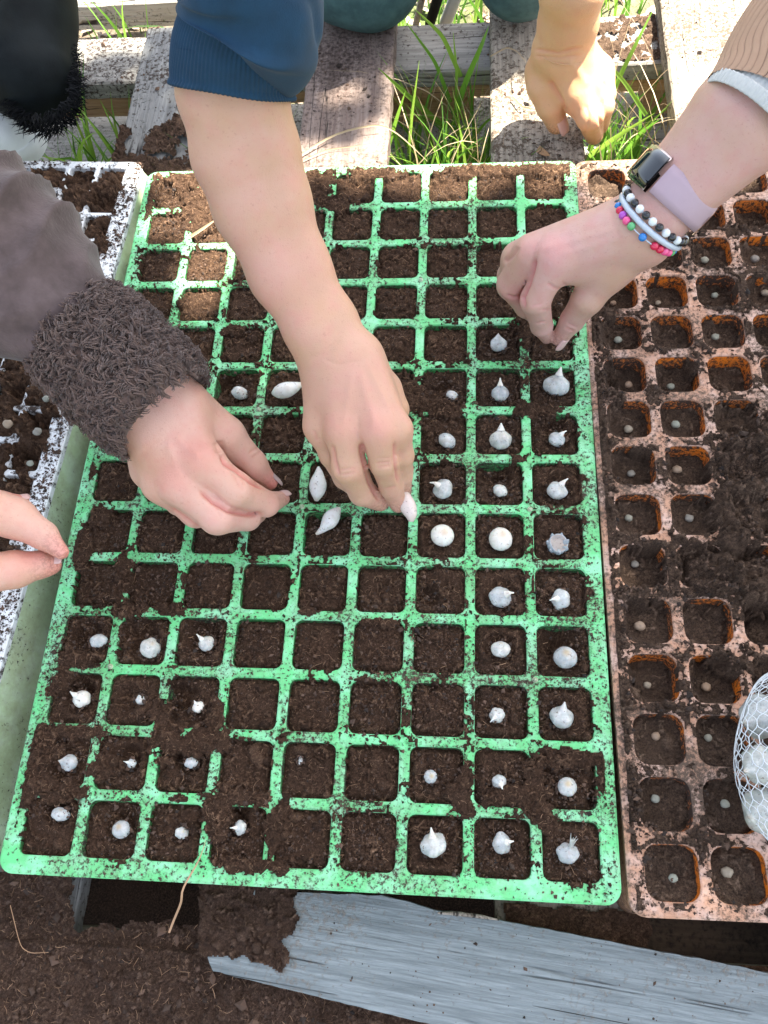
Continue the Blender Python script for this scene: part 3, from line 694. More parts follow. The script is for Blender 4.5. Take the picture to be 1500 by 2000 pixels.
# ------------------------------------------------------------------ soil in the green tray
spill_px = [(70, 1470, 50, 45), (130, 1430, 80, 14), (200, 1500, 30, 30), (95, 1540, 60, 25), (320, 1400, 26, 32), (330, 1440, 30, 40), (420, 1395, 16, 40), (400, 1450, 45, 30), (425, 1590, 26, 50), (470, 1560, 60, 18), (545, 1610, 26, 50),
            (470, 1690, 55, 16), (550, 1695, 20, 18), (905, 1545, 26, 45), (1000, 1555, 70, 22), (1045, 1510, 24, 40), (1110, 1480, 60, 22), (1060, 1590, 26, 30), (250, 1190, 45, 14), (240, 1120, 16, 50), (330, 1190, 24, 12), (840, 795, 60, 18), (800, 770, 22, 40),
            (1030, 800, 26, 14), (1060, 800, 35, 10), (1028, 640, 22, 30), (380, 345, 60, 26), (400, 395, 40, 40), (385, 430, 20, 40), (450, 400, 30, 22), (290, 380, 14, 40), (620, 360, 30, 30), (650, 400, 30, 14), (730, 340, 50, 12), (930, 330, 60, 14), (1060, 330, 70, 12),
            (195, 1010, 20, 20), (160, 1075, 18, 40), (165, 920, 18, 30), (600, 1195, 16, 10), (350, 1560, 20, 10), (1175, 1500, 12, 40), (1190, 1330, 6, 60), (620, 805, 20, 20), (455, 645, 20, 9), (560, 470, 50, 14), (150, 1290, 36, 18), (120, 1330, 22, 30), (740, 1215, 40, 8), (765, 895, 30, 12)]
SP = []
for (x, y, rx, ry) in spill_px:
    c = P(x, y, 0); e = P(x + rx, y, 0); e2 = P(x, y + ry, 0); SP.append((c[0], c[1], abs(e[0] - c[0]), abs(e2[1] - c[1])))
holes = []
for (x, y, r, st, an, lb) in GARLIC:
    c = P(x, y, -0.003); R_ = r / scale(c); holes.append((c[0], c[1], R_))
finger_holes = [(445, 752, 0.010), (865, 760, 0.009), (1080, 832, 0.008), (170, 1240, 0.010), (400, 1238, 0.010), (960, 925, 0.009), (985, 925, 0.007), (1095, 1262, 0.013), (840, 1345 + 0, 0.004), (255, 1365, 0.008), (355, 1365, 0.010), (370, 1475, 0.009), (250, 1480, 0.008), (275, 1240, 0.010), (160, 1345, 0.008), (115, 1575, 0.007), (237, 1600, 0.009), (455, 1600, 0.008), (640, 1010, 0.010), (835, 1165, 0.007), (1165, 1560, 0.006), (1140, 1000, 0.006)]
FH = [(*P(x, y, -0.004)[:2], r) for x, y, r in finger_holes]
def spill_field(X, Y, lst, edge=0.5):
    s = np.full(X.shape, -1.0); wob = (fbm(X * 160, Y * 160, 4, 11) - 0.5)
    for (cx, cy, rx, ry) in lst:
        d = 1.15 - np.sqrt(((X - cx) / rx) ** 2 + ((Y - cy) / ry) ** 2); s = np.maximum(s, d)
    return s + wob * 1.6 + (fbm(X * 500, Y * 500, 2, 5) - 0.5) * 0.5
def green_soil(X, Y):
    ci = np.floor(X / GP + 4.5).astype(int); cj = np.floor(Y / GP + 7).astype(int)
    ox = (ci * 67 + cj * 131) % TN; oy = (ci * 211 + cj * 37) % TN
    h, c = tile(X, Y, ox, oy)
    lv = ((ci * 7919 + cj * 104729) % 97) / 97.0
    ux = (X / GP + 4.5) % 1 - 0.5; uy = (Y / GP + 7) % 1 - 0.5
    edge = np.maximum(abs(ux), abs(uy))
    Z = -0.0014 - 0.0024 * lv + 0.005 * (fbm(X * 70, Y * 70, 3, 2) - 0.5) + h * 0.95 - 0.003 * np.clip((edge - 0.32) / 0.1, 0, 1)
    low = Z.copy()
    for (hx, hy, hr) in holes:
        d = np.sqrt((X - hx) ** 2 + (Y - hy) ** 2) / hr; Z = Z - 0.0028 * np.exp(-(d / 1.35) ** 4) + 0.0012 * np.exp(-((d - 1.75) / 0.35) ** 2)
    for (hx, hy, hr) in FH:
        d2 = ((X - hx) ** 2 + (Y - hy) ** 2) / hr ** 2; Z = Z - hr * 1.15 * np.exp(-d2 * d2 * 0.8)
    under = edge > 0.415
    Z = np.where(under, np.minimum(Z, -0.0035), Z)
    s = spill_field(X, Y, SP); top = 0.0006 + 0.0022 * np.clip(s, 0, 1) + h * 0.9
    # thin dusting that creeps from the cells on to the ribs
    s2 = (0.55 * fbm(X * 60 + 5, Y * 60, 3, 21) + 0.45 * fbm(X * 420, Y * 420, 3, 23) - 0.535) * 11 - np.clip((edge - 0.41) / 0.09, 0, 1) * 1.0
    Z = np.where(s > 0, np.maximum(Z, top), Z); Z = np.where((s2 > 0) & under, np.maximum(Z, 0.0002 + 0.001 * np.clip(s2, 0, 1) + np.maximum(h, -0.0006)), Z)
    inside = (abs(X) < 0.187) & (Y > -0.290) & (Y < 0.2885)
    Z = np.where(inside, Z, np.minimum(Z, -0.003))
    return Z, c * (0.85 + 0.5 * (fbm(X * 40, Y * 40, 2, 9) - 0.5))
gs = sheet('potting_soil', -0.187, 0.187, -0.289, 0.2885, 0.00085, green_soil, M['soil'])
tag(gs, 'dark brown peat filling the cells of the green tray and spilled over its ribs', 'soil', kind='stuff')
# crumbs and fibres on the green ribs
n = 52000
X = rng.uniform(-0.191, 0.191, n); Y = rng.uniform(-0.2945, 0.2925, n)
dens = fbm(X * 28, Y * 28, 4, 31); k = rng.uniform(0, 1, n) < np.clip((dens - 0.42) * 4.2 + 0.12 + 0.4 * (Y > 0.05) * (abs(X) > 0.1) + 0.9 * (spill_field(X, Y, SP) > -0.55), 0.05, 1) * np.where(Y < -0.284, 0.25, 1.0)
X, Y = X[k], Y[k]; sz = np.minimum(0.0002 + rng.exponential(0.00026, len(X)), 0.0022)
o = crumbs('soil_crumbs', np.stack([X, Y, np.full(len(X), 0.0002) + sz * 0.3], -1), sz, M['crumb']); tag(o, 'dark soil crumbs scattered over the green ribs', 'soil', kind='stuff')
n = 11000
X = rng.uniform(-0.185, 0.185, n); Y = rng.uniform(-0.287, 0.286, n); Z, _ = green_soil(X, Y)
o = strands('peat_fibres', np.stack([X, Y, Z + 0.0006], -1), 0.0012 + rng.exponential(0.0013, n), 0.00011, M['fibre'], 0.5, 3, None, 0.3); tag(o, 'fine pale fibres in the peat of the green tray', 'soil', kind='stuff')

# ------------------------------------------------------------------ soil in the terracotta tray
ca, sa = math.cos(OA), math.sin(OA)
ospill = [(1170, 820, 24, 150), (1175, 640, 26, 60), (1180, 1000, 26, 120), (1195, 1240, 30, 130), (1215, 1440, 24, 60), (1210, 1340, 22, 60), (1200, 760, 20, 30), (1440, 900, 45, 60), (1480, 860, 60, 70), (1450, 1000, 60, 80), (1400, 1090, 70, 60), (1340, 1130, 40, 30), (1470, 1130, 60, 70), (1430, 1290, 50, 20), (1320, 1150, 60, 16), (1330, 1080, 20, 60), (1245, 1160, 50, 24),
          (1480, 1290, 40, 40), (1240, 1560, 22, 40), (1240, 1500, 40, 20), (1230, 1600, 12, 60), (1300, 1380, 60, 10), (1360, 700, 12, 18), (1440, 440, 30, 12), (1260, 870, 25, 8), (1350, 470, 8, 24), (1500, 430, 50, 16), (1270, 1060, 40, 8)]
OSP = []
for (x, y, rx, ry) in ospill:
    c = P(x, y, 0.004); e = P(x + rx, y, 0.004); e2 = P(x, y + ry, 0.004); OSP.append((c[0], c[1], abs(e[0] - c[0]), abs(e2[1] - c[1])))
mounds = [(*P(1400, 1110, 0.01)[:2], 0.017, 0.013), (*P(1490, 1120, 0.01)[:2], 0.018, 0.013), (*P(1460, 980, 0.01)[:2], 0.022, 0.008), (*P(1480, 890, 0.01)[:2], 0.022, 0.010), (*P(1430, 870, 0.01)[:2], 0.010, 0.006), (*P(1440, 1040, 0.01)[:2], 0.012, 0.010)]
def orange_soil(X, Y):
    x = (X - 0.2224) * ca + (Y + 0.2756) * sa; y = -(X - 0.2224) * sa + (Y + 0.2756) * ca
    ci = np.floor(x / OP + 0.5).astype(int); cj = np.floor(y / OP + 0.5).astype(int)
    ux = x / OP - ci; uy = y / OP - cj
    h, c = tile(X, Y, (ci * 97 + cj * 41) % TN, (ci * 13 + cj * 173) % TN)
    lv = ((ci * 7919 + cj * 5741) % 89) / 89.0
    lv = np.where(cj <= 0, 0.05, np.where(cj <= 2, 0.25, lv * 0.6 + 0.4)); fullness = np.clip(1 - lv, 0, 1)
    depth = 0.003 + 0.011 * (1 - fullness)
    wob = (fbm(X * 90, Y * 90, 3, 44) - 0.5)
    # soil clings to the left and near sides, bare at the far right
    bank = np.clip((-ux * 1.0 - uy * 0.75 + 0.14 + wob * 0.9) * 2.6, 0, 1)
    rr = np.sqrt(ux ** 2 + uy ** 2); flatm = np.clip((rr - 0.26) / 0.14, 0, 1)
    Z = -0.0035 - depth * (1 - bank * flatm * 0.85) + wob * 0.004 + h * 0.7
    edge = np.maximum(abs(ux), abs(uy)); crn = np.hypot(np.maximum(abs(ux) - 0.2, 0), np.maximum(abs(uy) - 0.2, 0)) > 0.215
    Z = np.where((edge > 0.405) | crn, np.minimum(Z, -0.0035), Z)
    inn = np.clip((0.42 - np.maximum(edge, 0)) / 0.16, 0, 1); s = spill_field(X, Y, OSP); top = 0.0004 + 0.0018 * np.clip(s, 0, 1.2) + h * 1.5 + 0.0022 * (fbm(X * 240, Y * 240, 3, 77) - 0.5) - inn * 0.0105; s = s - 0.25 * inn
    for (mx, my, mr, mh) in mounds:
        d = np.sqrt((X - mx) ** 2 + (Y - my) ** 2) / mr; d = d * (1 + 0.5 * (fbm(X * 120, Y * 120, 3, 78) - 0.5)); top = top + mh * (np.sqrt(np.clip(1 - d * d, 0, 1)) + 0.30 * (fbm(X * 260, Y * 260, 3, 79) - 0.5) * (d < 1)); s = np.maximum(s, 1.05 - d + wob * 0.6)
    Z = np.where(s > 0, np.maximum(Z, top), Z)
    s2 = (0.6 * fbm(X * 80 + 5, Y * 80, 3, 22) + 0.4 * fbm(X * 420, Y * 420, 3, 24) - 0.535) * 11
    rib = (edge > 0.405) | crn
    Z = np.where((s2 > 0) & rib, np.maximum(Z, 0.0002 + 0.0008 * np.clip(s2, 0, 1) + np.maximum(h, -0.0005) * 0.8), Z)
    inside = (x > -0.0225) & (x < 5 * OP + 0.024) & (y > -0.021) & (y < 14 * OP + 0.022)
    Z = np.where(inside, Z, np.minimum(Z, -0.004)); dk = np.where((Z < -0.009), 0.55, 1.0)
    return Z, c * (0.9 + 0.6 * (fbm(X * 30, Y * 30, 2, 8) - 0.5))
def okeep(X, Y):
    x = (X - 0.2224) * ca + (Y + 0.2756) * sa; y = -(X - 0.2224) * sa + (Y + 0.2756) * ca
    return (x > -0.0235) & (x < 5 * OP + 0.0245) & (y > -0.0215) & (y < 14 * OP + 0.0225)
o = sheet('potting_soil', 0.190, 0.44, -0.300, 0.30, 0.0009, orange_soil, M['soil_grey'], None, okeep)
tag(o, 'grey brown compost lying in the terracotta tray and heaped over its right side', 'soil', kind='stuff')
n = 26000
X = rng.uniform(0.199, 0.40, n); Y = rng.uniform(-0.298, 0.288, n); k = okeep(X, Y); X, Y = X[k], Y[k]; Z, _ = orange_soil(X, Y)
k = rng.uniform(0, 1, len(X)) < np.clip((fbm(X * 40, Y * 40, 3, 61) - 0.4) * 4 + 0.25, 0.08, 1); X, Y, Z = X[k], Y[k], Z[k]
sz = np.minimum(0.0003 + rng.exponential(0.0004, len(X)), 0.0028)
o = crumbs('soil_crumbs', np.stack([X, Y, np.maximum(Z, 0) + sz * 0.3], -1)[Z > -0.0045 - 0.0], sz[Z > -0.0045], M['crumb']); tag(o, 'soil crumbs scattered over the terracotta tray ribs', 'soil', kind='stuff')

# ------------------------------------------------------------------ soil in the white tray
cw, sw = math.cos(WA), math.sin(WA)
def white_xy(X, Y): return (X + 0.198) * cw + (Y - 0.3055) * sw, -(X + 0.198) * sw + (Y - 0.3055) * cw
def white_soil(X, Y):
    x, y = white_xy(X, Y); h, c = tile(X, Y, 190, 77)
    qx = ((x + 0.0135) / WP) % 1 - 0.5; qy = ((y + 0.0065) / WP) % 1 - 0.5; edge = np.maximum(abs(qx), abs(qy))
    wob = fbm(X * 70, Y * 70, 4, 14)
    Z = -0.004 + 0.012 * (wob - 0.5) + h * 1.3 - 0.012 * np.exp(-((qx * qx + qy * qy) / 0.03) ** 1.0) * (fbm(X * 50, Y * 50, 2, 71) > 0.45)
    lower = np.clip((0.20 - Y) / 0.12, 0, 1)
    s = (wob - 0.56 + 0.10 * lower) * 9
    rimd = np.minimum(-x, -y); s = s - np.clip((0.016 - rimd) / 0.012, 0, 1) * 2.6
    Z = np.where((edge > 0.40) | (rimd < 0.0145), np.minimum(Z, -0.0035), Z)
    Z = np.where(s > 0, np.maximum(Z, 0.0004 + 0.003 * np.clip(s, 0, 1.3) + h * 1.3), Z)
    return Z, c
def wkeep(X, Y):
    x, y = white_xy(X, Y); return (x < -0.003) & (x > -0.222) & (y < -0.003) & (y > -0.58)
o = sheet('potting_soil', -0.46, -0.190, -0.29, 0.318, 0.00105, white_soil, M['soil'], None, wkeep)
tag(o, 'dark crumbly peat almost burying the cells of the white tray', 'soil', kind='stuff')
n = 6500
x = -rng.uniform(0.0005, 0.016, n) ** 1.0; y = -rng.uniform(0.002, 0.57, n)
x2 = -rng.uniform(0, 0.2, 700); y2 = -rng.uniform(0.001, 0.012, 700); x = np.concatenate([x, x2]); y = np.concatenate([y, y2])
X = x * cw - y * sw - 0.198; Y = x * sw + y * cw + 0.3055; kk = rng.uniform(0, 1, len(X)) < np.clip((fbm(X * 60, Y * 60, 3, 67) - 0.42) * 5, 0.04, 1); X, Y = X[kk], Y[kk]; sz = np.minimum(0.0002 + rng.exponential(0.00035, len(X)), 0.002)
o = crumbs('soil_crumbs', np.stack([X, Y, sz * 0.3], -1), sz, M['crumb']); tag(o, 'soil specks along the rim of the white tray', 'soil', kind='stuff')

# ------------------------------------------------------------------ loose soil on the pallet
def inpoly(X, Y, poly):
    r = np.zeros(X.shape, bool); j = len(poly) - 1
    for i in range(len(poly)):
        xi, yi = poly[i]; xj, yj = poly[j]
        c = ((yi > Y) != (yj > Y)) & (X < (xj - xi) * (Y - yi) / (yj - yi + 1e-12) + xi); r ^= c; j = i
    return r
def poly(pts, z): return [tuple(P(x, y, z)[:2]) for x, y in pts]
SA = poly([(-200, 1690), (150, 1700), (148, 1790), (160, 1812), (300, 1800), (390, 1808), (402, 1700), (560, 1712), (1000, 2100), (1000, 2300), (-300, 2400)], ZD)
SB = poly([(985, 1765), (1262, 1785), (1265, 1852), (1100, 1860), (985, 1830)], ZD)
SC = poly([(225, 255), (370, 240), (420, 260), (430, 345), (215, 345)], ZD)
def loose(X, Y):
    h, c = tile(X, Y, 33, 290); wob = fbm(X * 45, Y * 45, 4, 88)
    h2, c2_ = tile(X * 1.7, Y * 1.7, 200, 10); c = 0.5 * c + 0.5 * c2_; Z = ZD + 0.0055 + 0.013 * (wob - 0.5) + h * 0.8 + h2 * 0.6 + 0.0012 * (fbm(X * 300, Y * 300, 3, 7) - 0.5)
    d = (Y < -0.335) * 1.0; Z = Z + 0.004 * d
    return Z, c * (0.8 + 0.5 * (fbm(X * 25, Y * 25, 3, 19)))
def keepA(X, Y):
    jx = 0.006 * (fbm(X * 120, Y * 120, 3, 91) - 0.5) * 2; jy = 0.006 * (fbm(X * 120, Y * 120, 3, 95) - 0.5) * 2
    return inpoly(X + jx, Y + jy, SA)
def keepB(X, Y):
    j = 0.008 * (fbm(X * 120, Y * 120, 3, 93) - 0.5); return inpoly(X + j, Y + j, SB) | ((X > 0.205) & (Y < -0.325) & (Y > -0.45))
o = sheet('spilled_soil', -0.30, 0.20, -0.46, -0.270, 0.0009, loose, M['soil_dry'], None, keepA); tag(o, 'brown soil heap covering the near pallet boards at the bottom left', 'soil', kind='stuff')
o = sheet('spilled_soil', 0.11, 0.45, -0.45, -0.290, 0.0012, loose, M['soil'], None, keepB); tag(o, 'dark soil covering the pallet board between the green tray and the grey plank', 'soil', kind='stuff')
def farsoil(X, Y):
    h, c = tile(X, Y, 133, 20); s = fbm(X * 60, Y * 60, 4, 52)
    return ZD + 0.001 + 0.006 * s + h * 1.2, c
o = sheet('spilled_soil', -0.262, -0.10, 0.29, 0.42, 0.0011, farsoil, M['soil_dry'], None, lambda X, Y: (fbm(X * 55, Y * 55, 4, 41) - 0.5 + (0.405 - Y) * 7 > 0.12) & (X > -0.257) & (X < -0.161)); tag(o, 'dark soil scattered on the grey boards just above the white and green trays', 'soil', kind='stuff')
n = 2600; X = rng.uniform(-0.29, 0.19, n); Y = rng.uniform(-0.44, -0.29, n); k = inpoly(X, Y, SA); X, Y = X[k], Y[k]; Z, _ = loose(X, Y)
sz = np.minimum(0.0004 + rng.exponential(0.0006, len(X)), 0.0035); o = crumbs('soil_clods', np.stack([X, Y, Z + sz * 0.2], -1), sz, M['crumb']); tag(o, 'loose soil crumbs on the heap at the bottom left', 'soil', kind='stuff')
n = 2200; X = rng.uniform(-0.29, 0.19, n); Y = rng.uniform(-0.44, -0.29, n); k = inpoly(X, Y, SA); X, Y = X[k], Y[k]; Z, _ = loose(X, Y)
o = strands('peat_fibres', np.stack([X, Y, Z + 0.001], -1), 0.0015 + rng.exponential(0.0018, len(X)), 0.00012, M['fibre'], 0.5, 3, None, 0.3); tag(o, 'pale fibres in the soil heap at the bottom left', 'soil', kind='stuff')
# speckles of soil over the deck boards at the far side
n = 5200; X = rng.uniform(-0.45, 0.42, n); Y = rng.uniform(0.295, 0.58, n)
def on_board(X): 
    r = np.zeros(X.shape, bool)
    for a, b_ in ((-0.254, -0.162), (-0.068, 0.018), (0.123, 0.2075), (0.30, 0.39)): r |= (X > a) & (X < b_)
    return r
ob = on_board(X); cb = (Y > 0.507) & (Y < 0.577)
k = (ob | cb) & (rng.uniform(0, 1, n) < np.clip((fbm(X * 25, Y * 25, 3, 66) - 0.45) * 4 + 0.12, 0.04, 1) * np.where(X > 0.29, 0.5, 1)); X, Y, ob = X[k], Y[k], ob[k]
sz = np.minimum(0.0003 + rng.exponential(0.0006, len(X)), 0.0045)
o = crumbs('soil_crumbs', np.stack([X, Y, np.where(ob, ZD, ZD - 0.0225) + sz * 0.2], -1), sz, M['crumb']); tag(o, 'soil crumbs scattered on the far pallet boards', 'soil', kind='stuff')

o = sheet('spilled_soil', 0.212, 0.2975, 0.508, 0.576, 0.0011, lambda X, Y: (ZD - 0.0215 + 0.007 * (fbm(X * 70, Y * 70, 4, 42) - 0.35) + tile(X, Y, 50, 60)[0], tile(X, Y, 50, 60)[1]), M['soil_grey'], None, lambda X, Y: (fbm(X * 75, Y * 75, 4, 43) > 0.60 - (X - 0.212) * 2.6)); tag(o, 'grey brown soil caught in the corner of the right cross board', 'soil', kind='stuff')
# ------------------------------------------------------------------ grey plank
zt = -0.030
out = [(404, 1866), (409, 1880), (416, 1897), (560, 1932), (750, 1979), (860, 2005), (1000, 2040), (1500, 2165), (1800, 2240), (1850, 1965), (1500, 1900), (1380, 1875), (1250, 1851), (1120, 1825), (985, 1799), (930, 1787), (850, 1778), (800, 1762), (745, 1749), (560, 1742), (480, 1735), (452, 1760), (440, 1800), (424, 1840)]
ov = []
for i, (x, y) in enumerate(out):
    x2, y2 = out[(i + 1) % len(out)]; L = math.hypot(x2 - x, y2 - y); m_ = max(1, int(L / 14))
    for k in range(m_):
        f = k / m_; q = P(x + (x2 - x) * f, y + (y2 - y) * f, zt); j = 0.0007 * mnoise.noise(Vector((q[0] * 130, q[1] * 130, 3)))
        ov.append(q + [0, j, 0])
ov = np.array(ov); nn = len(ov); cen = ov.mean(0)
import bmesh
bm = bmesh.new(); ts = [bm.verts.new(p) for p in ov]; f = bm.faces.new(ts); ret = bmesh.ops.extrude_face_region(bm, geom=[f]);
vs = [e for e in ret['geom'] if isinstance(e, bmesh.types.BMVert)]; bmesh.ops.translate(bm, verts=vs, vec=(0, 0, -0.014))
bmesh.ops.recalc_face_normals(bm, faces=bm.faces)
bmesh.ops.triangulate(bm, faces=[f_ for f_ in bm.faces if len(f_.verts) > 4])
me = bpy.data.meshes.new('plank'); dv = P(1500, 1900, zt) - P(560, 1742, zt); pang = math.atan2(dv[1], dv[0])
Mp = Matrix.Translation(cen.tolist()) @ Matrix.Rotation(pang, 4, 'Z'); bmesh.ops.transform(bm, matrix=Mp.inverted(), verts=bm.verts)
bm.to_mesh(me); bm.free(); me.materials.append(M['plank'])
pk = bpy.data.objects.new('wooden_plank', me); COL.objects.link(pk); pk.matrix_world = Mp; tag(pk, 'loose blue grey weathered plank with a splintered end lying below the green tray', 'plank')
# long splinter on its upper edge
V, F = tube_vf([P(855, 1783, zt + 0.001), P(890, 1784, zt + 0.002), P(940, 1790, zt + 0.003), P(975, 1797, zt + 0.003)], [0.0006, 0.0014, 0.0012, 0.0004], 5); sp = mk('splinter', V, F, M['wood_pale'], None); sp.parent = pk; sp.matrix_parent_inverse = Mp.inverted()
SD = poly([(392, 1700), (585, 1715), (575, 1760), (582, 1790), (572, 1818), (548, 1838), (566, 1862), (548, 1896), (520, 1880), (470, 1868), (420, 1862), (395, 1868)], zt)
def topsoil(X, Y):
    h, c = tile(X, Y, 333, 120); return zt + 0.0018 + 0.006 * (fbm(X * 60, Y * 60, 3, 12) - 0.35) + h * 1.4, c
def keepD(X, Y):
    j = 0.006 * (fbm(X * 140, Y * 140, 3, 97) - 0.5); return inpoly(X + j, Y - j, SD)
o = sheet('spilled_soil', -0.09, 0.02, -0.36, -0.28, 0.0009, topsoil, M['soil_dry'], None, keepD); tag(o, 'reddish brown soil lying on the left end of the grey plank', 'soil', kind='stuff')
n = 120; X = rng.uniform(0.0, 0.27, n); Y = rng.uniform(-0.37, -0.30, n); sz = np.minimum(0.0003 + rng.exponential(0.0003, n), 0.0015)
k = inpoly(X, Y, [tuple(v[:2]) for v in ov]); o = crumbs('soil_specks', np.stack([X, Y, zt + sz * 0.3], -1)[k], sz[k], M['crumb']); o.parent = pk; o.matrix_parent_inverse = Mp.inverted()
o['kind'] = 'stuff'

# ------------------------------------------------------------------ garlic
def garlic_mesh(R_, style, seed, mat):
    r0 = random.Random(seed); nth, nv = 24, 16; V = []; tone = []
    nc = r0.choice([5, 6, 7]); ph = r0.uniform(0, 6); lob = {'round': 0.02, 'open': 0.08}.get(style, 0.11)
    for i in range(nv + 1):
        t = i / nv; ph_ = math.pi * t
        for k in range(nth):
            th = 2 * math.pi * k / nth
            s = math.sin(ph_); ex = 1 + 0.13 * math.sin(seed * 2.3); rr = R_ * s * (ex if k % nth < 0 else 1) * (1 + lob * abs(math.cos(nc * 0.5 * th + ph)) * s - lob) ; z = -R_ * math.cos(ph_) * 0.88
            if style in ('tip', 'stem', 'curl', 'tuft') and t > 0.62:
                q = (t - 0.62) / 0.38; rr *= (1 - 0.55 * math.sin(q * math.pi * 0.5) ** 1.2); z += R_ * (0.40 if style == 'tip' else 0.07) * q ** 1.5
            if style == 'plain': z *= 0.85; rr *= 1 + 0.10 * math.cos(th)
            if style == 'open' and t > 0.62: z = R_ * (0.30 + (0.16 * (t < 0.7)) + 0.10 * math.sin(3 * th + ph) * (t < 0.78)); rr = R_ * (1.0 - 1.0 * (t - 0.62) / 0.38) * 0.98
            n_ = mnoise.noise(Vector((math.cos(th) * 1.3 + seed, math.sin(th) * 1.3, z / R_ * 1.5))) * (0.04 if style == 'round' else 0.11) + mnoise.noise(Vector((math.cos(th) * 4 + seed, math.sin(th) * 4, z / R_ * 4))) * (0.012 if style == 'round' else 0.028)
            V.append((rr * (1 + n_) * math.cos(th), rr * (1 + n_) * math.sin(th), z * (1 + n_ * 0.5)))
            tone.append({'round': math.exp(-((1 - t) / 0.13) ** 2), 'open': 0.9 if t > 0.66 else 0}.get(style, 0.65 * math.exp(-((1 - t) / 0.08) ** 2)))
    idx = np.arange((nv + 1) * nth).reshape(nv + 1, nth); nx = np.roll(idx, -1, 1)
    F = np.stack([idx[:-1], nx[:-1], nx[1:], idx[1:]], -1).reshape(-1, 4)
    return np.array(V), F, np.array(tone)
gcol = {}; GC = []
for g in GARLIC: gcol.setdefault(colrow(g[0], g[1])[0], []).append(g)
for i, (x, y, r, st, an, lb) in enumerate(GARLIC):
    c = P(x, y, 0.001); R_ = 0.95 * r / scale(c); h = -0.0030 + R_ * 0.38; c = P(x, y, h); ci, cj = colrow(x, y)
    cname = {0: 'leftmost column', 8: 'rightmost column'}.get(ci, (ORD[8 - ci] + ' column from right') if ci > 4 else (ORD[ci] + ' column from left'))
    root = empty('garlic_clove', c, f'{lb}, {cname}, {ORD[cj]} row up', 'garlic clove', 'garlic cloves planted in the green tray')
    mt = M['garlic_grey'] if st == 'open' else (M['garlic_cream'] if i in (10, 11, 28, 30) else M['garlic'])
    V, F, tn = garlic_mesh(R_, st, i * 3 + 1, mt)
    a = math.radians(an); tiltd = {'round': 0.25, 'open': 0.2, 'stem': 0.75, 'curl': 0.6, 'tip': 0.7, 'tuft': 0.5, 'plain': 0.7}[st]
    ax = Vector((-math.sin(a), math.cos(a), 0)); Rm = np.array(Matrix.Rotation(tiltd, 3, ax))
    if st == 'plain': V = V * [1.0, 0.85, 1.0]
    if x == 587: V = V * [0.7, 2.0, 0.7]
    ka = 0.3 if st == 'round' else 1; V = V * [1 + 0.09 * ka * math.sin(i * 2.1), 1 + 0.10 * ka * math.cos(i * 1.7), 1]
    V2 = V @ Rm.T
    for _k in range(34):
        th = rng.uniform(0, 6.283); qd = rng.uniform(0.84, 1.22); GC.append((c[0] + math.cos(th) * R_ * qd, c[1] + math.sin(th) * R_ * qd, -0.0016 + 0.0016 * (1.15 - qd) * 3 + rng.uniform(-0.0005, 0.0008)))
    o = mk('clove_body', V2 + c, F, mt, root, True, {'tone': tn})
    tipd = Rm @ np.array([0, 0, 1.0]); tp = c + tipd * R_ * (1.05 if st != 'tip' else 1.25)
    side = np.array([math.cos(a), math.sin(a), 0])
    if st in ('stem', 'curl'):
        L = R_ * (0.34 if st == 'stem' else 0.52) * (0.75 + 0.5 * ((i * 7) % 5) / 4)
        pts = [tp - tipd * R_ * 0.25, tp + tipd * L * 0.25 + side * L * 0.10, tp + tipd * L * (0.55 if st == 'stem' else 0.3) + side * L * 0.45, tp + tipd * L * (0.8 if st == 'stem' else 0.15) + side * L * (0.6 if st == 'stem' else 0.95)]
        Vt, Ft = tube_vf(pts, np.array([0.34, 0.17, 0.09, 0.06]) * R_, 7); mk('dry_tip', Vt, Ft, M['garlic_cream'], root, True, {'tone': np.full(len(Vt), 0.2)})
    if st == 'tuft':
        ps_ = []
        for k in range(16):
            dv = side * 0.6 + tipd * 0.6 + rng.normal(0, 0.22, 3); ps_.append(tube_vf([c + tipd * R_ * 0.6, c + tipd * R_ * 0.9 + dv * R_ * 0.35, c + tipd * R_ * 0.9 + dv * R_ * 0.9], [R_ * 0.09, R_ * 0.07, R_ * 0.01], 4))
        Vt, Ft = joinparts(ps_); mk('frayed_top', Vt, Ft, M['garlic'], root, True, {'tone': np.zeros(len(Vt))})
    if st == 'open':
        ps_ = []
        for k in range(7):
            th = k * 0.9 + 0.3; dv = np.array([math.cos(th), math.sin(th), 0]); ps_.append(tube_vf([c + dv * R_ * 0.75, c + dv * R_ * 0.98 + [0, 0, R_ * 0.35], c + dv * R_ * 1.12 + [0, 0, R_ * 0.62]], [R_ * 0.35, R_ * 0.22, R_ * 0.02], 6))
        Vt, Ft = joinparts(ps_); mk('husk', Vt, Ft, M['garlic_grey'], root, True, {'tone': np.zeros(len(Vt))})
o = crumbs('soil_crumbs', np.array(GC), np.minimum(0.0003 + rng.exponential(0.00045, len(GC)), 0.0018), M['crumb']); tag(o, 'soil crumbs pushed up round the planted garlic cloves', 'soil', kind='stuff')
def clove(name_label, pts, mat, group=None, cat='garlic clove', ns=14, flatz=1.0):
    q = [PR(*p) for p in pts]; C_ = np.array([p for p, r in q]); Rr = [r for p, r in q]
    s = np.linspace(0, len(C_) - 1, 20); cc = np.stack([np.interp(s, range(len(C_)), C_[:, k]) for k in range(3)], -1); rr = np.interp(s, range(len(C_)), Rr)
    for _ in range(2): cc[1:-1] = (cc[:-2] + 2 * cc[1:-1] + cc[2:]) / 4; rr[1:-1] = (rr[:-2] + 2 * rr[1:-1] + rr[2:]) / 4
    V, F = tube_vf(cc, rr, ns)
    o = mk('garlic_clove', V, F, mat, None, True, {'tone': np.interp(np.repeat(s, ns), [0, 1, len(C_) - 2, len(C_) - 1], [0.4, 0, 0, 0.9])}); tag(o, name_label, cat, group); return o
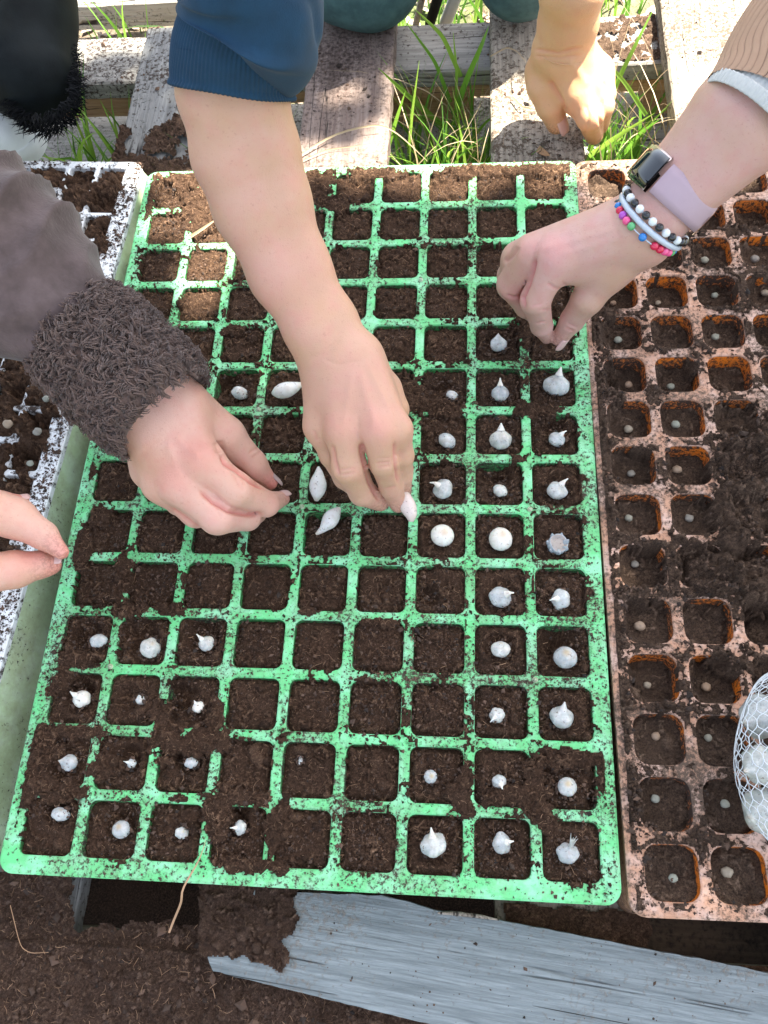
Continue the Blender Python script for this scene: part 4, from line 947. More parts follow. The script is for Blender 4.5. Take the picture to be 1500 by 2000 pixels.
clove('pointed cream garlic clove lying upright in the cell left of the moving hand', [(622, 913, 0.004, 3), (623, 925, 0.006, 9), (621, 945, 0.008, 18), (620, 962, 0.008, 15), (618, 978, 0.004, 4)], M['garlic_cream'])
clove('speckled cream garlic clove lying slanted, just below the upright clove', [(662, 994, 0.004, 5), (650, 1008, 0.008, 16), (642, 1020, 0.008, 16), (630, 1034, 0.006, 7), (618, 1043, 0.003, 3)], M['garlic_cream'])
clove('white garlic clove lying on its side touching the tanned forearm hand', [(534, 768, 0.004, 5), (546, 765, 0.008, 15), (562, 761, 0.008, 16), (576, 756, 0.007, 11), (590, 750, 0.005, 4)], M['garlic_cream'])
clove('pinkish garlic clove held between the fingertips of the middle hand', [(781, 955, 0.032, 7), (789, 972, 0.034, 15), (797, 990, 0.032, 17), (803, 1005, 0.030, 13), (803, 1019, 0.028, 5)], M['garlic_pink'])

n = 200; X = rng.uniform(-0.186, 0.186, n); Y = rng.uniform(-0.288, 0.287, n); Z = np.maximum(green_soil(X, Y)[0], -0.006)
o = strands('plant_debris', np.stack([X, Y, Z + 0.0010], -1), rng.uniform(0.002, 0.005, n), 0.00022, M['fibre'], 0.12, 2, None, 0.2); tag(o, 'tiny pale straw and bark bits on the soil of the green tray', 'plant debris', kind='stuff')
n = 110; X = rng.uniform(-0.28, 0.0, n); Y = rng.uniform(-0.40, -0.30, n); k = inpoly(X, Y, SA); X, Y = X[k], Y[k]; Z = loose(X, Y)[0]
o = strands('plant_debris', np.stack([X, Y, Z + 0.0014], -1), rng.uniform(0.002, 0.008, len(X)), 0.00022, M['fibre'], 0.15, 2, None, 0.2); tag(o, 'tiny pale straw bits on the soil heap at the bottom left', 'plant debris', kind='stuff')
# seeds in the terracotta tray
def pellet(px, py, r, z, label, parent_group='seed pellets in the terracotta tray', nm='seed_pellet'):
    c = P(px, py, z); R_ = r / scale(c); V = []
    nth, nv = 12, 8
    for i in range(nv + 1):
        for k in range(nth):
            th = 6.283 * k / nth; f = math.pi * i / nv; n_ = 1 + 0.22 * mnoise.noise(Vector((math.cos(th) * 1.5 + px, math.sin(th) * 1.5 + py, f)))
            V.append(c + R_ * n_ * np.array([math.sin(f) * math.cos(th), math.sin(f) * math.sin(th) * 0.9, -math.cos(f) * 0.7]))
    idx = np.arange((nv + 1) * nth).reshape(nv + 1, nth); nx = np.roll(idx, -1, 1)
    o = mk(nm, V, np.stack([idx[:-1], nx[:-1], nx[1:], idx[1:]], -1).reshape(-1, 4), M['seed']); tag(o, label, 'seed', parent_group)
    o.rotation_euler = (0, 0, 0)
SEEDS = [(1198, 592, 6), (1285, 592, 6), (1396, 577, 7), (1494, 572, 8), (1376, 508, 8), (1474, 506, 9), (1207, 664, 8), (1397, 658, 8), (1228, 752, 8), (1310, 755, 8), (1227, 838, 9), (1319, 829, 9), (1233, 925, 8), (1322, 917, 9), (1228, 1012, 8), (1346, 1012, 9), (1240, 1102, 8), (1249, 1223, 11), (1264, 1338, 8), (1379, 1342, 10), (1281, 1438, 9), (1383, 1441, 8), (1280, 1560, 9), (1416, 1570, 9), (1315, 1715, 9), (1420, 1704, 12), (1455, 348, 6)]
for (x, y, r) in SEEDS:
    p = P(x, y, -0.01); xx = (p[0] - 0.2224) * ca + (p[1] + 0.2756) * sa; yy = -(p[0] - 0.2224) * sa + (p[1] + 0.2756) * ca
    ci, cj = int(round(xx / OP)), int(round(yy / OP))
    zz = -0.012
    for _ in range(8):
        p = P(x, y, zz); zz = 0.6 * zz + 0.4 * (float(orange_soil(np.array([p[0]]), np.array([p[1]]))[0][0]) + 0.0012)
    tonew = 'pale' if r > 8 else 'small beige'
    pellet(x, y, r, zz, f'{tonew} seed pellet in terracotta tray, {ORD[max(ci,0)]} column from left, {ORD[max(cj,0)]} row up')
for (x, y, r, lb) in [(15, 828, 10, 'round beige seed on the soil of the white tray, nearest the left edge'), (73, 843, 9, 'round pinkish seed on the soil of the white tray, right of the beige seed'), (91, 779, 8, 'pale round seed on the soil just below the fleece cuff'), (59, 905, 7, 'reddish seed on the soil of the white tray, lowest of the four')]:
    pellet(x, y, r, 0.006, lb, 'seeds on the white tray')

# ------------------------------------------------------------------ net bag of garlic
bc = P(1585, 1490, 0.045); sb = scale(bc)
nb = empty('net_bag', bc, 'white knitted net bag bulging over garlic bulbs at the right edge', 'net bag')
ax_, ay_, az_ = 132 / sb, 182 / sb, 0.038
def bagp(u, v):   # u angle round the long (y) axis, v 0..1 along it
    s = math.sin(math.pi * v) ** 0.62; n_ = 1 + 0.05 * math.sin(3 * u + 9 * v) + 0.03 * math.sin(5 * u - 7 * v)
    return bc + np.array([ax_ * s * math.cos(u) * n_, -ay_ * math.cos(math.pi * v), az_ * s * math.sin(u) * n_])
ps_ = []
NS = 30
for k in range(NS):
    for sg in (-1, 1):
        pts = []
        for q in range(73):
            v = 0.02 + 0.96 * q / 72; zig = 0.055 * math.sin(q * math.pi / 1.5) * 0
            u = 2 * math.pi * k / NS + sg * (v * 3.6 + 0.045 * math.sin(v * 3.6 * NS)); pts.append(bagp(u, v))
        ps_.append(tube_vf(pts, 0.00028, 4))
V, F = joinparts(ps_); mk('netting', V, F, M['net'], nb); 
blist = [(1490, 1400, 0.035, 46), (1486, 1495, 0.048, 40), (1492, 1585, 0.035, 46), (1560, 1440, 0.05, 50), (1575, 1540, 0.05, 52), (1560, 1620, 0.03, 40), (1550, 1370, 0.03, 40)]
for i, (x, y, z, r) in enumerate(blist):
    c = P(x, y, z); R_ = r / scale(c); root = empty('garlic_bulb', c, ['white garlic bulb in the net bag, topmost in view', 'large pointed garlic bulb in the net bag, middle in view', 'greenish white garlic bulb in the net bag, lowest in view'][i] if i < 3 else None, 'garlic bulb', 'garlic bulbs inside the net bag')
    if i >= 3: root['label'] = ['garlic bulb deep inside the net bag', 'garlic bulb at the right of the net bag', 'garlic bulb at the bottom end of the net bag', 'garlic bulb at the top end of the net bag'][i - 3]
    V, F, tn = garlic_mesh(R_, 'tip' if i != 2 else 'stem', 100 + i, None); Rm = np.array(Matrix.Rotation(1.1, 3, Vector((0.2, -1, 0.3)))) ; mk('bulb_body', V @ Rm.T + c, F, M['garlic'], root, True, {'tone': tn})

# ------------------------------------------------------------------ people: arms and hands
VOX = 0.00115
def vnormals(V, F):
    fn = np.cross(V[F[:, 2]] - V[F[:, 0]], V[F[:, 3]] - V[F[:, 1]]); N = np.zeros_like(V)
    for i in range(4):
        for k in range(3): N[:, k] += np.bincount(F[:, i], fn[:, k], len(V))
    return N / (np.linalg.norm(N, axis=1)[:, None] + 1e-12)
def body(parent, core, fingers, mat, spots, creases=(), **kw):
    "creases: (polyline, width px, depth mm, redness): folds pressed into the skin on the side that shows; negative depth raises a tendon"
    V, F = sdf_mesh(core, fingers, VOX, **kw); V = smooth_mesh(V, F, 2); N = vnormals(V, F); tn = redness(V, spots)
    D = V - CAM; pc_ = D @ ROT.T; px = FPX * pc_[:, 0] / pc_[:, 2] + 750; py = FPX * pc_[:, 1] / pc_[:, 2] + 1000
    front = np.clip(-(N * D).sum(1) / np.linalg.norm(D, axis=1) * 4, 0, 1); off = np.zeros(len(V))
    for pts, wd_, dp, rd in creases:
        best = np.full(len(V), 1e9); bt = np.zeros(len(V)); L = 0; seg_ = list(zip(pts[:-1], pts[1:])); tot = len(seg_)
        for i, ((x0, y0), (x1, y1)) in enumerate(seg_):
            ex, ey = x1 - x0, y1 - y0; t = np.clip(((px - x0) * ex + (py - y0) * ey) / (ex * ex + ey * ey), 0, 1)
            d = np.hypot(px - x0 - t * ex, py - y0 - t * ey); u = d < best; best = np.where(u, d, best); bt = np.where(u, (i + t) / tot, bt)
        k = np.exp(-(best / wd_) ** 2) * front * np.clip(np.minimum(bt, 1 - bt) * 7 + 0.15, 0, 1)
        off += dp * 0.001 * k; tn = np.maximum(tn, rd * k)
    V = V - N * off[:, None]
    so = redness(V, [(c_[-1][0] - np.array([0, 0, 0.006]), 0.013, 0.9) for c_ in fingers]); return mk('arm', V, F, mat, parent, True, {'tone': tn, 'soil': so})
def up(p): v = CAM - np.asarray(p); return v / np.linalg.norm(v)

# person A: brown suede sleeve with sherpa cuff, from the left
pa = empty('person', P(150, 700, 0.10), 'person in brown suede coat with fleece cuff reaching in from the left', 'person')
fi = chain((395, 902, 0.078, 35), (462, 956, 0.062, 33), (520, 984, 0.036, 25), (551, 974, 0.018, 15))
fm = chain((352, 945, 0.070, 36), (425, 1008, 0.052, 36), (483, 1010, 0.030, 26), (503, 1004, 0.014, 18))
fr = chain((318, 945, 0.062, 34), (383, 1000, 0.040, 30), (430, 1005, 0.016, 22))
fp = chain((292, 920, 0.055, 30), (350, 980, 0.034, 26), (392, 985, 0.012, 20))
ft = chain((372, 800, 0.070, 42), (440, 852, 0.058, 36), (492, 908, 0.036, 30), (528, 942, 0.020, 15))
core = flat([(150, 640, 0.12, 88), (260, 755, 0.10, 92), (330, 825, 0.085, 92)], 0.38)
core += segs((330, 825, 0.082, 62), (392, 898, 0.076, 44)) + segs((320, 835, 0.080, 62), (352, 940, 0.068, 46)) + segs((300, 850, 0.076, 52), (318, 940, 0.060, 42)) + segs((285, 860, 0.070, 42), (292, 915, 0.054, 36)) + segs((360, 800, 0.078, 50), (440, 850, 0.058, 33))
body(pa, core, [fi, fm, fr, fp, ft], M['skin_a'], [(fi[0][0] + [0, 0, 0.012], 0.014, 0.55), (fm[0][0] + [0, 0, 0.012], 0.014, 0.5), (fi[2][0], 0.012, 0.4), (fi[3][0], 0.010, 0.7), (ft[3][0], 0.014, 1.0), (ft[2][0] + [-0.005, -0.01, 0], 0.012, 0.8), (fm[1][0], 0.012, 0.4)],
     [([(389, 957), (415, 980), (447, 998), (482, 1005), (515, 1004)], 4, 3.0, 1.0), ([(432, 886), (440, 905), (467, 920), (492, 942), (520, 956)], 4.5, 2.5, 1.0), ([(333, 992), (362, 1012), (392, 1034)], 4, 1.6, 0.7), ([(425, 862), (431, 885)], 9, 2.2, 0.3),
      ([(340, 850), (392, 895)], 9, -0.8, 0), ([(325, 860), (352, 935)], 8, -0.7, 0), ([(486, 886), (506, 872)], 2.5, 0.8, 0.4), ([(492, 894), (512, 880)], 2.5, 0.6, 0.3), ([(455, 925), (470, 952)], 2.5, 0.7, 0.3), ([(464, 922), (479, 948)], 2.5, 0.6, 0.3), ([(418, 985), (432, 1010)], 2.5, 0.6, 0.3), ([(268, 900), (300, 870), (330, 858)], 8, 0.6, 0.1), ([(462, 930), (476, 960)], 3, 0.4, 0.2)], kfing=0.0006, kjoin=0.007)
nail(pa, ft[3][0] + (ft[3][0] - ft[2][0]) * 0.06, ft[2][0], ft[3][1] * 1.12, [0.55, 0.75, 0.55], M['nail_dark'])
nail(pa, fi[3][0] + (fi[3][0] - fi[2][0]) * 0.05, fi[2][0], fi[3][1] * 1.02, [0.25, 0.30, 0.9], M['nail'], 0.65)
def suede(L, th, LT):
    s = L / LT
    w_ = np.sin(L * 120 + 1.6 * np.sin(th * 1.0 + 1) + 0.8 * np.sin(th * 3 + L * 30)); return 0.0034 * (1 - 2 * np.abs(w_) ** 0.75) * np.clip(s * 6, 0, 1) + 0.0022 * np.sin(L * 62 + th * 2 + 2) + 0.0010 * np.sin(th * 6 + L * 130)
sc_ = [PR(148, 638, 0.12, 112), PR(70, 575, 0.135, 150), PR(-20, 500, 0.15, 180), PR(-120, 420, 0.17, 190), PR(-300, 280, 0.21, 200), PR(-600, 60, 0.28, 220)]
V, F, UV = loft([p for p, r in sc_], [r for p, r in sc_], 72, 90, suede, 0.9); mk('sleeve', V, F, M['suede'], pa)
cf = [PR(318, 806, 0.096, 108), PR(290, 780, 0.100, 122), PR(230, 720, 0.108, 124), PR(175, 664, 0.116, 122), PR(146, 636, 0.121, 112)]
V, F, UV = loft([p for p, r in cf], [r for p, r in cf], 48, 24, None, 0.92); cuff = mk('fleece_cuff', V, F, M['fleece'], pa)
# curled tufts
cen = np.array([p for p, r in cf]); ps_ = []
axv = cen[0] - cen[-1]; La = np.linalg.norm(axv); axv /= La
for k in range(3300):
    s = rng.uniform(-0.03, 1.0); th = rng.uniform(0, 6.283)
    ccn = cen[-1] + axv * La * s; cr = np.interp(1 - s, [0, 0.15, 0.5, 0.85, 1], [r for p, r in cf])
    e1 = up(ccn); e1 = e1 - axv * (e1 @ axv); e1 /= np.linalg.norm(e1); e2 = np.cross(axv, e1)
    nrm = e1 * math.cos(th) * 0.92 + e2 * math.sin(th); nn_ = nrm / np.linalg.norm(nrm)
    if nn_ @ e1 < -0.45: continue
    lump = mnoise.noise(Vector((ccn + nrm * cr) * 110)); p0 = ccn + nrm * (cr * 0.965 + 0.0022 * lump); tg = axv * rng.uniform(0.2, 1.0) + np.cross(axv, nn_) * rng.normal(0, 0.8); tg /= np.linalg.norm(tg)
    L = rng.uniform(0.0035, 0.0080); hh = rng.uniform(0.0018, 0.0048); sd = np.cross(nn_, tg) * rng.choice([-1, 1]); curl = rng.uniform(0.2, 1.0)
    for q in range(6):
        o_ = rng.normal(0, 0.0009, 3); h2 = hh * rng.uniform(0.75, 1.15); L2 = L * rng.uniform(0.8, 1.15)
        pts = [p0 + o_, p0 + o_ + nn_ * h2 * 0.9 + tg * L2 * 0.22, p0 + o_ * 0.8 + nn_ * h2 * 1.1 + tg * L2 * 0.55 + sd * L2 * 0.22 * curl, p0 + o_ * 0.7 + nn_ * h2 * 0.8 + tg * L2 * 0.85 + sd * L2 * 0.5 * curl, p0 + o_ * 0.5 + nn_ * h2 * 0.3 + tg * L2 * 0.8 + sd * L2 * 0.75 * curl]
        ps_.append(tube_vf(pts, np.array([0.9, 1.1, 1.0, 0.8, 0.3]) * rng.uniform(0.00022, 0.00042), 3))
V, F = joinparts(ps_); o = mk('fleece_curls', V, F, M['fleece'], cuff); o.location = (0, 0, 0); o['kind'] = 'stuff'

# person B: blue sleeve, bare forearm, moving hand with the clove
pb = empty('person', P(455, 185, 0.15), 'person in navy blue sweatshirt with bare forearm planting a clove in the middle', 'person')
mi = chain((738, 842, 0.094, 33), (750, 902, 0.074, 29), (764, 950, 0.048, 23), (778, 985, 0.030, 17))
ix = chain((778, 838, 0.088, 25), (787, 890, 0.068, 21), (788, 930, 0.048, 17), (791, 955, 0.034, 12))
ri = chain((672, 842, 0.090, 33), (682, 912, 0.072, 34), (708, 962, 0.046, 26), (742, 980, 0.030, 19))
pi = chain((626, 832, 0.080, 29), (648, 888, 0.062, 24), (672, 934, 0.040, 20), (698, 960, 0.026, 16))
th_ = chain((752, 760, 0.074, 33), (780, 850, 0.052, 24), (786, 918, 0.034, 20), (786, 975, 0.024, 17))
core = flat([(462, 60, 0.248, 100), (454, 180, 0.218, 103), (480, 300, 0.190, 101), (512, 400, 0.166, 92), (566, 530, 0.136, 77), (628, 640, 0.114, 69), (664, 708, 0.104, 69)], 0.30)
core += segs((700, 705, 0.100, 48), (775, 838, 0.088, 27)) + segs((682, 710, 0.102, 52), (738, 842, 0.090, 34)) + segs((660, 712, 0.102, 54), (672, 842, 0.088, 36)) + segs((634, 715, 0.098, 46), (628, 832, 0.078, 34)) + segs((700, 700, 0.092, 45), (770, 800, 0.074, 30))
body(pb, core, [ix, mi, ri, pi, th_], M['skin_b'], [(mi[0][0] + [0, 0, 0.01], 0.014, 0.5), (ri[0][0] + [0, 0, 0.01], 0.014, 0.4), (mi[3][0], 0.012, 0.5), (ri[3][0], 0.012, 0.5), (P(700, 900, 0.06), 0.012, 0.8), (P(690, 780, 0.12), 0.03, 0.3), (P(560, 560, 0.13), 0.03, 0.35)],
     [([(704, 862), (712, 900), (724, 942), (742, 978)], 4.5, 3.2, 1.0), ([(771, 862), (773, 900), (778, 945)], 3.5, 2.2, 0.9), ([(648, 868), (653, 900), (662, 930)], 4, 1.8, 0.8), ([(612, 840), (618, 862)], 4, 1.0, 0.4),
      ([(700, 720), (735, 840)], 9, -0.8, 0), ([(690, 720), (672, 830)], 8, -0.7, 0), ([(712, 700), (776, 830)], 7, -0.7, 0), ([(668, 640), (640, 690), (600, 700)], 7, 0.5, 0.1), ([(734, 905), (762, 903)], 2.5, 0.9, 0.5), ([(735, 912), (763, 910)], 2.5, 0.7, 0.4), ([(737, 896), (762, 895)], 2.5, 0.6, 0.3), ([(666, 928), (695, 922)], 2.5, 0.7, 0.3), ([(630, 700), (660, 712), (705, 705)], 4, 0.4, 0.1), ([(752, 955), (774, 950)], 2.5, 0.6, 0.4), ([(664, 918), (694, 914)], 2.5, 0.7, 0.4)], kfing=0.0006, kjoin=0.007)
cb_ = [PR(455, 180, 0.218, 117), PR(457, 150, 0.227, 120), PR(462, 105, 0.240, 121), PR(470, 60, 0.252, 118), PR(474, 20, 0.262, 122)]
def ribs(L, th, LT): return 0.00035 * np.cos(th * 86) * 1.0 + 0.0008 * np.sin(th * 4 + L * 70) + 0.0016 * (L < 0.004)
V, F, UV = loft([p for p, r in cb_], [r for p, r in cb_], 430, 16, ribs, 0.85, True, (0, 0.02, 0), 0.9); mk('ribbed_cuff', V, F, M['blue'], pb)
sl_ = [PR(474, 84, 0.240, 120), PR(480, 72, 0.244, 140), PR(484, 44, 0.254, 151), PR(484, -10, 0.268, 156), PR(470, -100, 0.29, 158), PR(440, -300, 0.33, 165)]
def blw(L, th, LT):
    f1 = -0.004 * np.exp(-((np.sin(th * 0.5 + 0.9 - L * 9)) / 0.10) ** 2) * min(1, L * 60); f2 = -0.003 * np.exp(-((np.sin(th * 0.5 + 2.2 + L * 14)) / 0.08) ** 2) * min(1, L * 50)
    return 0.0022 * np.sin(th * 2 + L * 60) + 0.0012 * np.sin(th * 5 - L * 90 + 1) + f1 + f2
V, F, UV = loft([p for p, r in sl_], [r for p, r in sl_], 72, 50, blw, 0.88, True, (0.0, -0.16, 0), 0.75); mk('sleeve', V, F, M['blue'], pb)

# person C: tan knit sleeve, watch and beads
pc = empty('person', P(1450, 230, 0.15), 'person in tan ribbed knit sleeve reaching from the right, pinching over the green tray', 'person')
cix = chain((1082, 505, 0.094, 36), (1046, 586, 0.066, 29), (1058, 636, 0.034, 21), (1068, 659, 0.015, 13))
cmi = chain((1036, 498, 0.088, 34), (1000, 556, 0.060, 29), (1028, 598, 0.036, 22), (1052, 622, 0.018, 16))
cri = chain((1008, 508, 0.074, 27), (996, 538, 0.048, 24), (1032, 585, 0.022, 17))
cpi = chain((1045, 476, 0.068, 22), (1010, 505, 0.050, 22), (1022, 560, 0.030, 15))
cth = chain((1195, 515, 0.080, 44), (1148, 583, 0.058, 31), (1117, 626, 0.034, 23), (1093, 661, 0.016, 16))
core = flat([(1640, 30, 0.19, 120), (1445, 243, 0.155, 100), (1380, 310, 0.138, 82), (1328, 362, 0.124, 72), (1258, 443, 0.105, 66)], 0.15)
core += segs((1250, 450, 0.104, 60), (1084, 500, 0.092, 40)) + segs((1245, 440, 0.104, 56), (1040, 492, 0.084, 34)) + segs((1240, 430, 0.098, 46), (1012, 500, 0.072, 28)) + segs((1250, 470, 0.098, 50), (1190, 515, 0.080, 44)) + segs((1190, 515, 0.080, 42), (1110, 520, 0.082, 36))
body(pc, core, [cix, cmi, cri, cpi, cth], M['skin_c'], [(cix[0][0] + [0, 0, 0.008], 0.012, 0.5), (cmi[0][0] + [0, 0, 0.006], 0.012, 0.4), (P(1020, 575, 0.06), 0.010, 1.0), (cix[3][0], 0.010, 0.5), (cth[3][0], 0.010, 0.5), (cmi[1][0], 0.012, 0.4)],
     [([(1045, 500), (1039, 530), (1030, 558), (1020, 580), (1024, 606)], 4.5, 3.2, 1.0), ([(1020, 577), (1004, 582), (990, 576)], 3, 1.5, 1.0), ([(1012, 482), (1000, 500), (984, 512)], 5, 1.6, 0.4), ([(1069, 553), (1082, 562), (1096, 566)], 3, 0.9, 0.5), ([(1098, 552), (1112, 562), (1122, 570)], 3, 0.8, 0.4),
      ([(1058, 604), (1070, 606), (1078, 600)], 2.5, 0.8, 0.4), ([(1104, 640), (1122, 648)], 2.5, 0.8, 0.4), ([(1108, 632), (1127, 640)], 2.5, 0.7, 0.3), ([(1046, 632), (1066, 628)], 2.5, 0.7, 0.4), ([(1040, 598), (1060, 592)], 2.5, 0.6, 0.3), ([(1240, 455), (1090, 500)], 9, -0.8, 0), ([(1235, 440), (1048, 488)], 8, -0.7, 0), ([(1190, 405), (1200, 440), (1215, 470)], 6, 0.5, 0.1)], kfing=0.0006, kjoin=0.007)
nail(pc, cth[3][0] + (cth[3][0] - cth[2][0]) * 0.08, cth[2][0], cth[3][1] * 1.04, [0.55, -0.15, 0.9], M['nail'])
hc = [PR(1462, 240, 0.160, 112), PR(1472, 229, 0.162, 115), PR(1482, 218, 0.164, 116)]
def hemr(L, th, LT): return 0.0004 * np.cos(th * 60)
V, F, UV = loft([p for p, r in hc], [r for p, r in hc], 360, 8, hemr, 0.95); mk('sleeve_hem', V, F, M['hem'], pc)
kc = [PR(1480, 220, 0.164, 115), PR(1510, 178, 0.169, 119), PR(1560, 85, 0.178, 126), PR(1680, -50, 0.20, 145), PR(1900, -280, 0.26, 165)]
def kr(L, th, LT): return -0.0007 * np.clip(np.cos(th * 44) - 0.6, 0, 1) * 2.5 + 0.0014 * np.sin(th * 3 + L * 40)
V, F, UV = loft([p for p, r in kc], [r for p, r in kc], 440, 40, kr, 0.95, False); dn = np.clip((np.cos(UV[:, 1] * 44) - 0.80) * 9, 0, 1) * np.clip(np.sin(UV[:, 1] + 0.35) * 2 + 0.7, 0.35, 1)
me = mk('knit_sleeve', V, F, M['knit'], pc, True, {'tone': dn})
# wrist frame
def wrist_frame(px, py, z):
    c = P(px, py, z); a = P(1400, 290, 0.143) - P(1258, 443, 0.105); a /= np.linalg.norm(a); e1 = up(c); e1 -= a * (e1 @ a); e1 /= np.linalg.norm(e1); e2 = np.cross(a, e1); return c, a, e1, e2
c, a, e1, e2 = wrist_frame(1317, 374, 0.121)
if (e2 @ ROT[0]) < 0: e2 = -e2                       # e2 points to the photo's lower right
R0w = 79 / scale(c)
def ringp(c, a, e1, e2, th, r, off=0.0, sq=0.93): return c + e1 * math.cos(th) * r * sq + e2 * math.sin(th) * r + a * off
wt_ = empty('fitness_watch', c, 'fitness watch with black rectangular screen and lilac strap on the right wrist', 'watch')
def strap(t0, t1, w0, w1, r, thick, mat, name, parent, n=40, sag=0.0):
    V = []
    for i in range(n + 1):
        f = i / n; th = t0 + (t1 - t0) * f; wd = w0 + (w1 - w0) * f
        for dr in (0, thick):
            for k in range(5):
                o_ = (-0.5 + k / 4) * wd; V.append(ringp(c, a, e1, e2, th, r + dr * (1 if k in (1, 2, 3) else 0.75), o_))
    F = []; s = 10
    for i in range(n):
        b0 = i * s; b1 = b0 + s
        for k in range(4): F.append((b0 + 5 + k, b0 + 6 + k, b1 + 6 + k, b1 + 5 + k)); F.append((b0 + k + 1, b0 + k, b1 + k, b1 + k + 1))
        F.append((b0, b0 + 5, b1 + 5, b1)); F.append((b0 + 9, b0 + 4, b1 + 4, b1 + 9))
    F.append((0, 1, 2, 3)); 
    F = [f_ for f_ in F if len(f_) == 4]
    return mk(name, V, np.array(F), mat, parent)
wd = 72 / scale(c)
strap(math.radians(-25), math.radians(94), wd * 0.86, wd * 0.80, R0w, 0.0022, M['lilac'], 'strap', wt_)
strap(math.radians(104), math.radians(290), wd * 0.8, wd * 0.8, R0w, 0.0022, M['lilac'], 'strap', wt_)
strap(math.radians(94), math.radians(101), wd * 0.95, wd * 0.95, R0w + 0.0006, 0.0022, M['metal'], 'clasp', wt_, 4)
strap(math.radians(-102), math.radians(-30), wd * 1.02, wd * 1.02, R0w - 0.0002, 0.0046, M['metal'], 'case', wt_, 14)
strap(math.radians(-101), math.radians(-31), wd * 0.92, wd * 0.92, R0w + 0.0040, 0.0014, M['glass'], 'screen', wt_, 14)
for th0 in (74, 78, 82): strap(math.radians(th0), math.radians(th0 + 1.4), wd * (0.30 if th0 != 74 else 0.22), wd * (0.30 if th0 != 74 else 0.22), R0w + 0.0016, 0.0008, M['lilac_mark'], 'strap_mark', wt_, 2)
# bracelets
def sphere(c, r, sq=1.0, n=10):
    V = []
    for i in range(n + 1):
        for k in range(2 * n):
            th = math.pi * k / n; f = math.pi * i / n; V.append(c + r * np.array([math.sin(f) * math.cos(th), math.sin(f) * math.sin(th), math.cos(f)]))
    idx = np.arange((n + 1) * 2 * n).reshape(n + 1, 2 * n); nx = np.roll(idx, -1, 1)
    return np.array(V), np.stack([idx[:-1], idx[1:], nx[1:], nx[:-1]], -1).reshape(-1, 4)
c, a, e1, e2 = wrist_frame(1281, 420, 0.113)
if (e2 @ ROT[0]) < 0: e2 = -e2
sB = scale(c); rb = 8.3 / sB
def bracelet(name, label, cc, R_, seq, rb, tilt, start, step, cordmat):
    root = empty(name, cc, label, 'bracelet', 'bead bracelets on the right wrist')
    N = 60; pts = [ringp(cc, a, e1, e2, 2 * math.pi * i / N, R_, tilt * math.cos(2 * math.pi * i / N), 0.97) for i in range(N)]
    V, F = tube_vf(pts, rb * 0.18, 5, True); mk('elastic', V, F, cordmat, root)
    for i, m_ in enumerate(seq):
        if m_ is None: continue
        th = math.radians(start + step * i); q = ringp(cc, a, e1, e2, th, R_, tilt * math.cos(th), 0.97)
        V, F = sphere(q, rb, 1, 8); mk('bead', V, F, M['bead_' + m_], root)
st_ = 2 * math.degrees(math.asin(rb / ((74) / sB))) * 1.0
bracelet('beaded_bracelet', 'bracelet of alternating black and white round beads next to the lilac strap', c, 77 / sB, ['black', 'black'] + ['white', 'black'] * 6 + ['black', 'black', 'white'] + ['black', 'white'] * 4, rb, -0.004, -100, st_, M['cord'])
c2_ = P(1271, 432, 0.110)
root = empty('cord_bracelet', c2_, 'smooth milky blue cord bracelet lying between the two bead bracelets', 'bracelet')
V, F = tube_vf([ringp(c2_, a, e1, e2, 2 * math.pi * i / 70, 75 / sB, -0.0045 * math.cos(2 * math.pi * i / 70), 0.97) for i in range(70)], 6.0 / sB, 10, True); mk('cord', V, F, M['cord'], root)
c3_ = P(1262, 441, 0.108)
bracelet('beaded_bracelet', 'bracelet of blue, red, purple, pink and green beads nearest the hand', c3_, 72 / sB, ['black', 'black', 'blue', 'red', 'purple', 'pink', 'green', None, 'blue', None, 'red', 'red', 'pink', 'pink', 'green', 'blue', 'black', 'black'], rb * 0.98, -0.006, -88, st_ * 0.93, M['cord'])

# person D: bare arm at the top, fist on the board, denim knees
pd = empty('person', P(1100, 120, 0.0), 'kneeling person in denim leaning a bare fist on a pale board at the top', 'person')
dth = chain((1056, 138, 0.004, 29), (1059, 170, -0.004, 29), (1075, 206, -0.018, 27), (1087, 241, -0.036, 20))
dix = chain((1128, 185, -0.004, 30), (1152, 228, -0.014, 26), (1160, 264, -0.048, 18))
dmi = chain((1155, 165, -0.002, 31), (1174, 207, -0.012, 25), (1172, 245, -0.046, 17))
dri = chain((1168, 145, -0.004, 29), (1180, 185, -0.014, 22), (1178, 222, -0.044, 16))
core = flat([(1125, -120, 0.12, 68), (1118, -20, 0.085, 60), (1110, 45, 0.052, 55), (1100, 92, 0.030, 53)], 0.2)
core += segs((1085, 105, 0.022, 42), (1062, 145, 0.000, 31)) + segs((1090, 105, 0.024, 44), (1120, 178, 0.000, 36)) + segs((1105, 102, 0.024, 46), (1150, 160, 0.000, 36)) + segs((1115, 102, 0.022, 44), (1165, 140, -0.002, 32)) + segs((1075, 140, 0.000, 30), (1125, 175, -0.006, 32))
body(pd, core, [dix, dmi, dri, dth], M['skin_d'], [(P(1125, 210, -0.01), 0.016, 0.8), (dth[3][0], 0.010, 0.4), (dix[2][0], 0.012, 0.6)],
     [([(1072, 158), (1082, 175), (1096, 200), (1104, 225)], 5, 3.2, 1.0), ([(1143, 262), (1150, 225), (1144, 205)], 3, 0.8, 0.4), ([(1180, 262), (1168, 225), (1178, 190)], 4, 1.6, 0.5), ([(1043, 96), (1090, 104), (1140, 92)], 4, 1.0, 0.6), ([(1042, 110), (1090, 113), (1130, 108)], 3, 0.7, 0.4), ([(1192, 180), (1178, 160)], 4, 0.8, 0.2),
      ([(1110, 115), (1150, 170)], 9, -1.0, 0)], kfing=0.0008, kjoin=0.008)
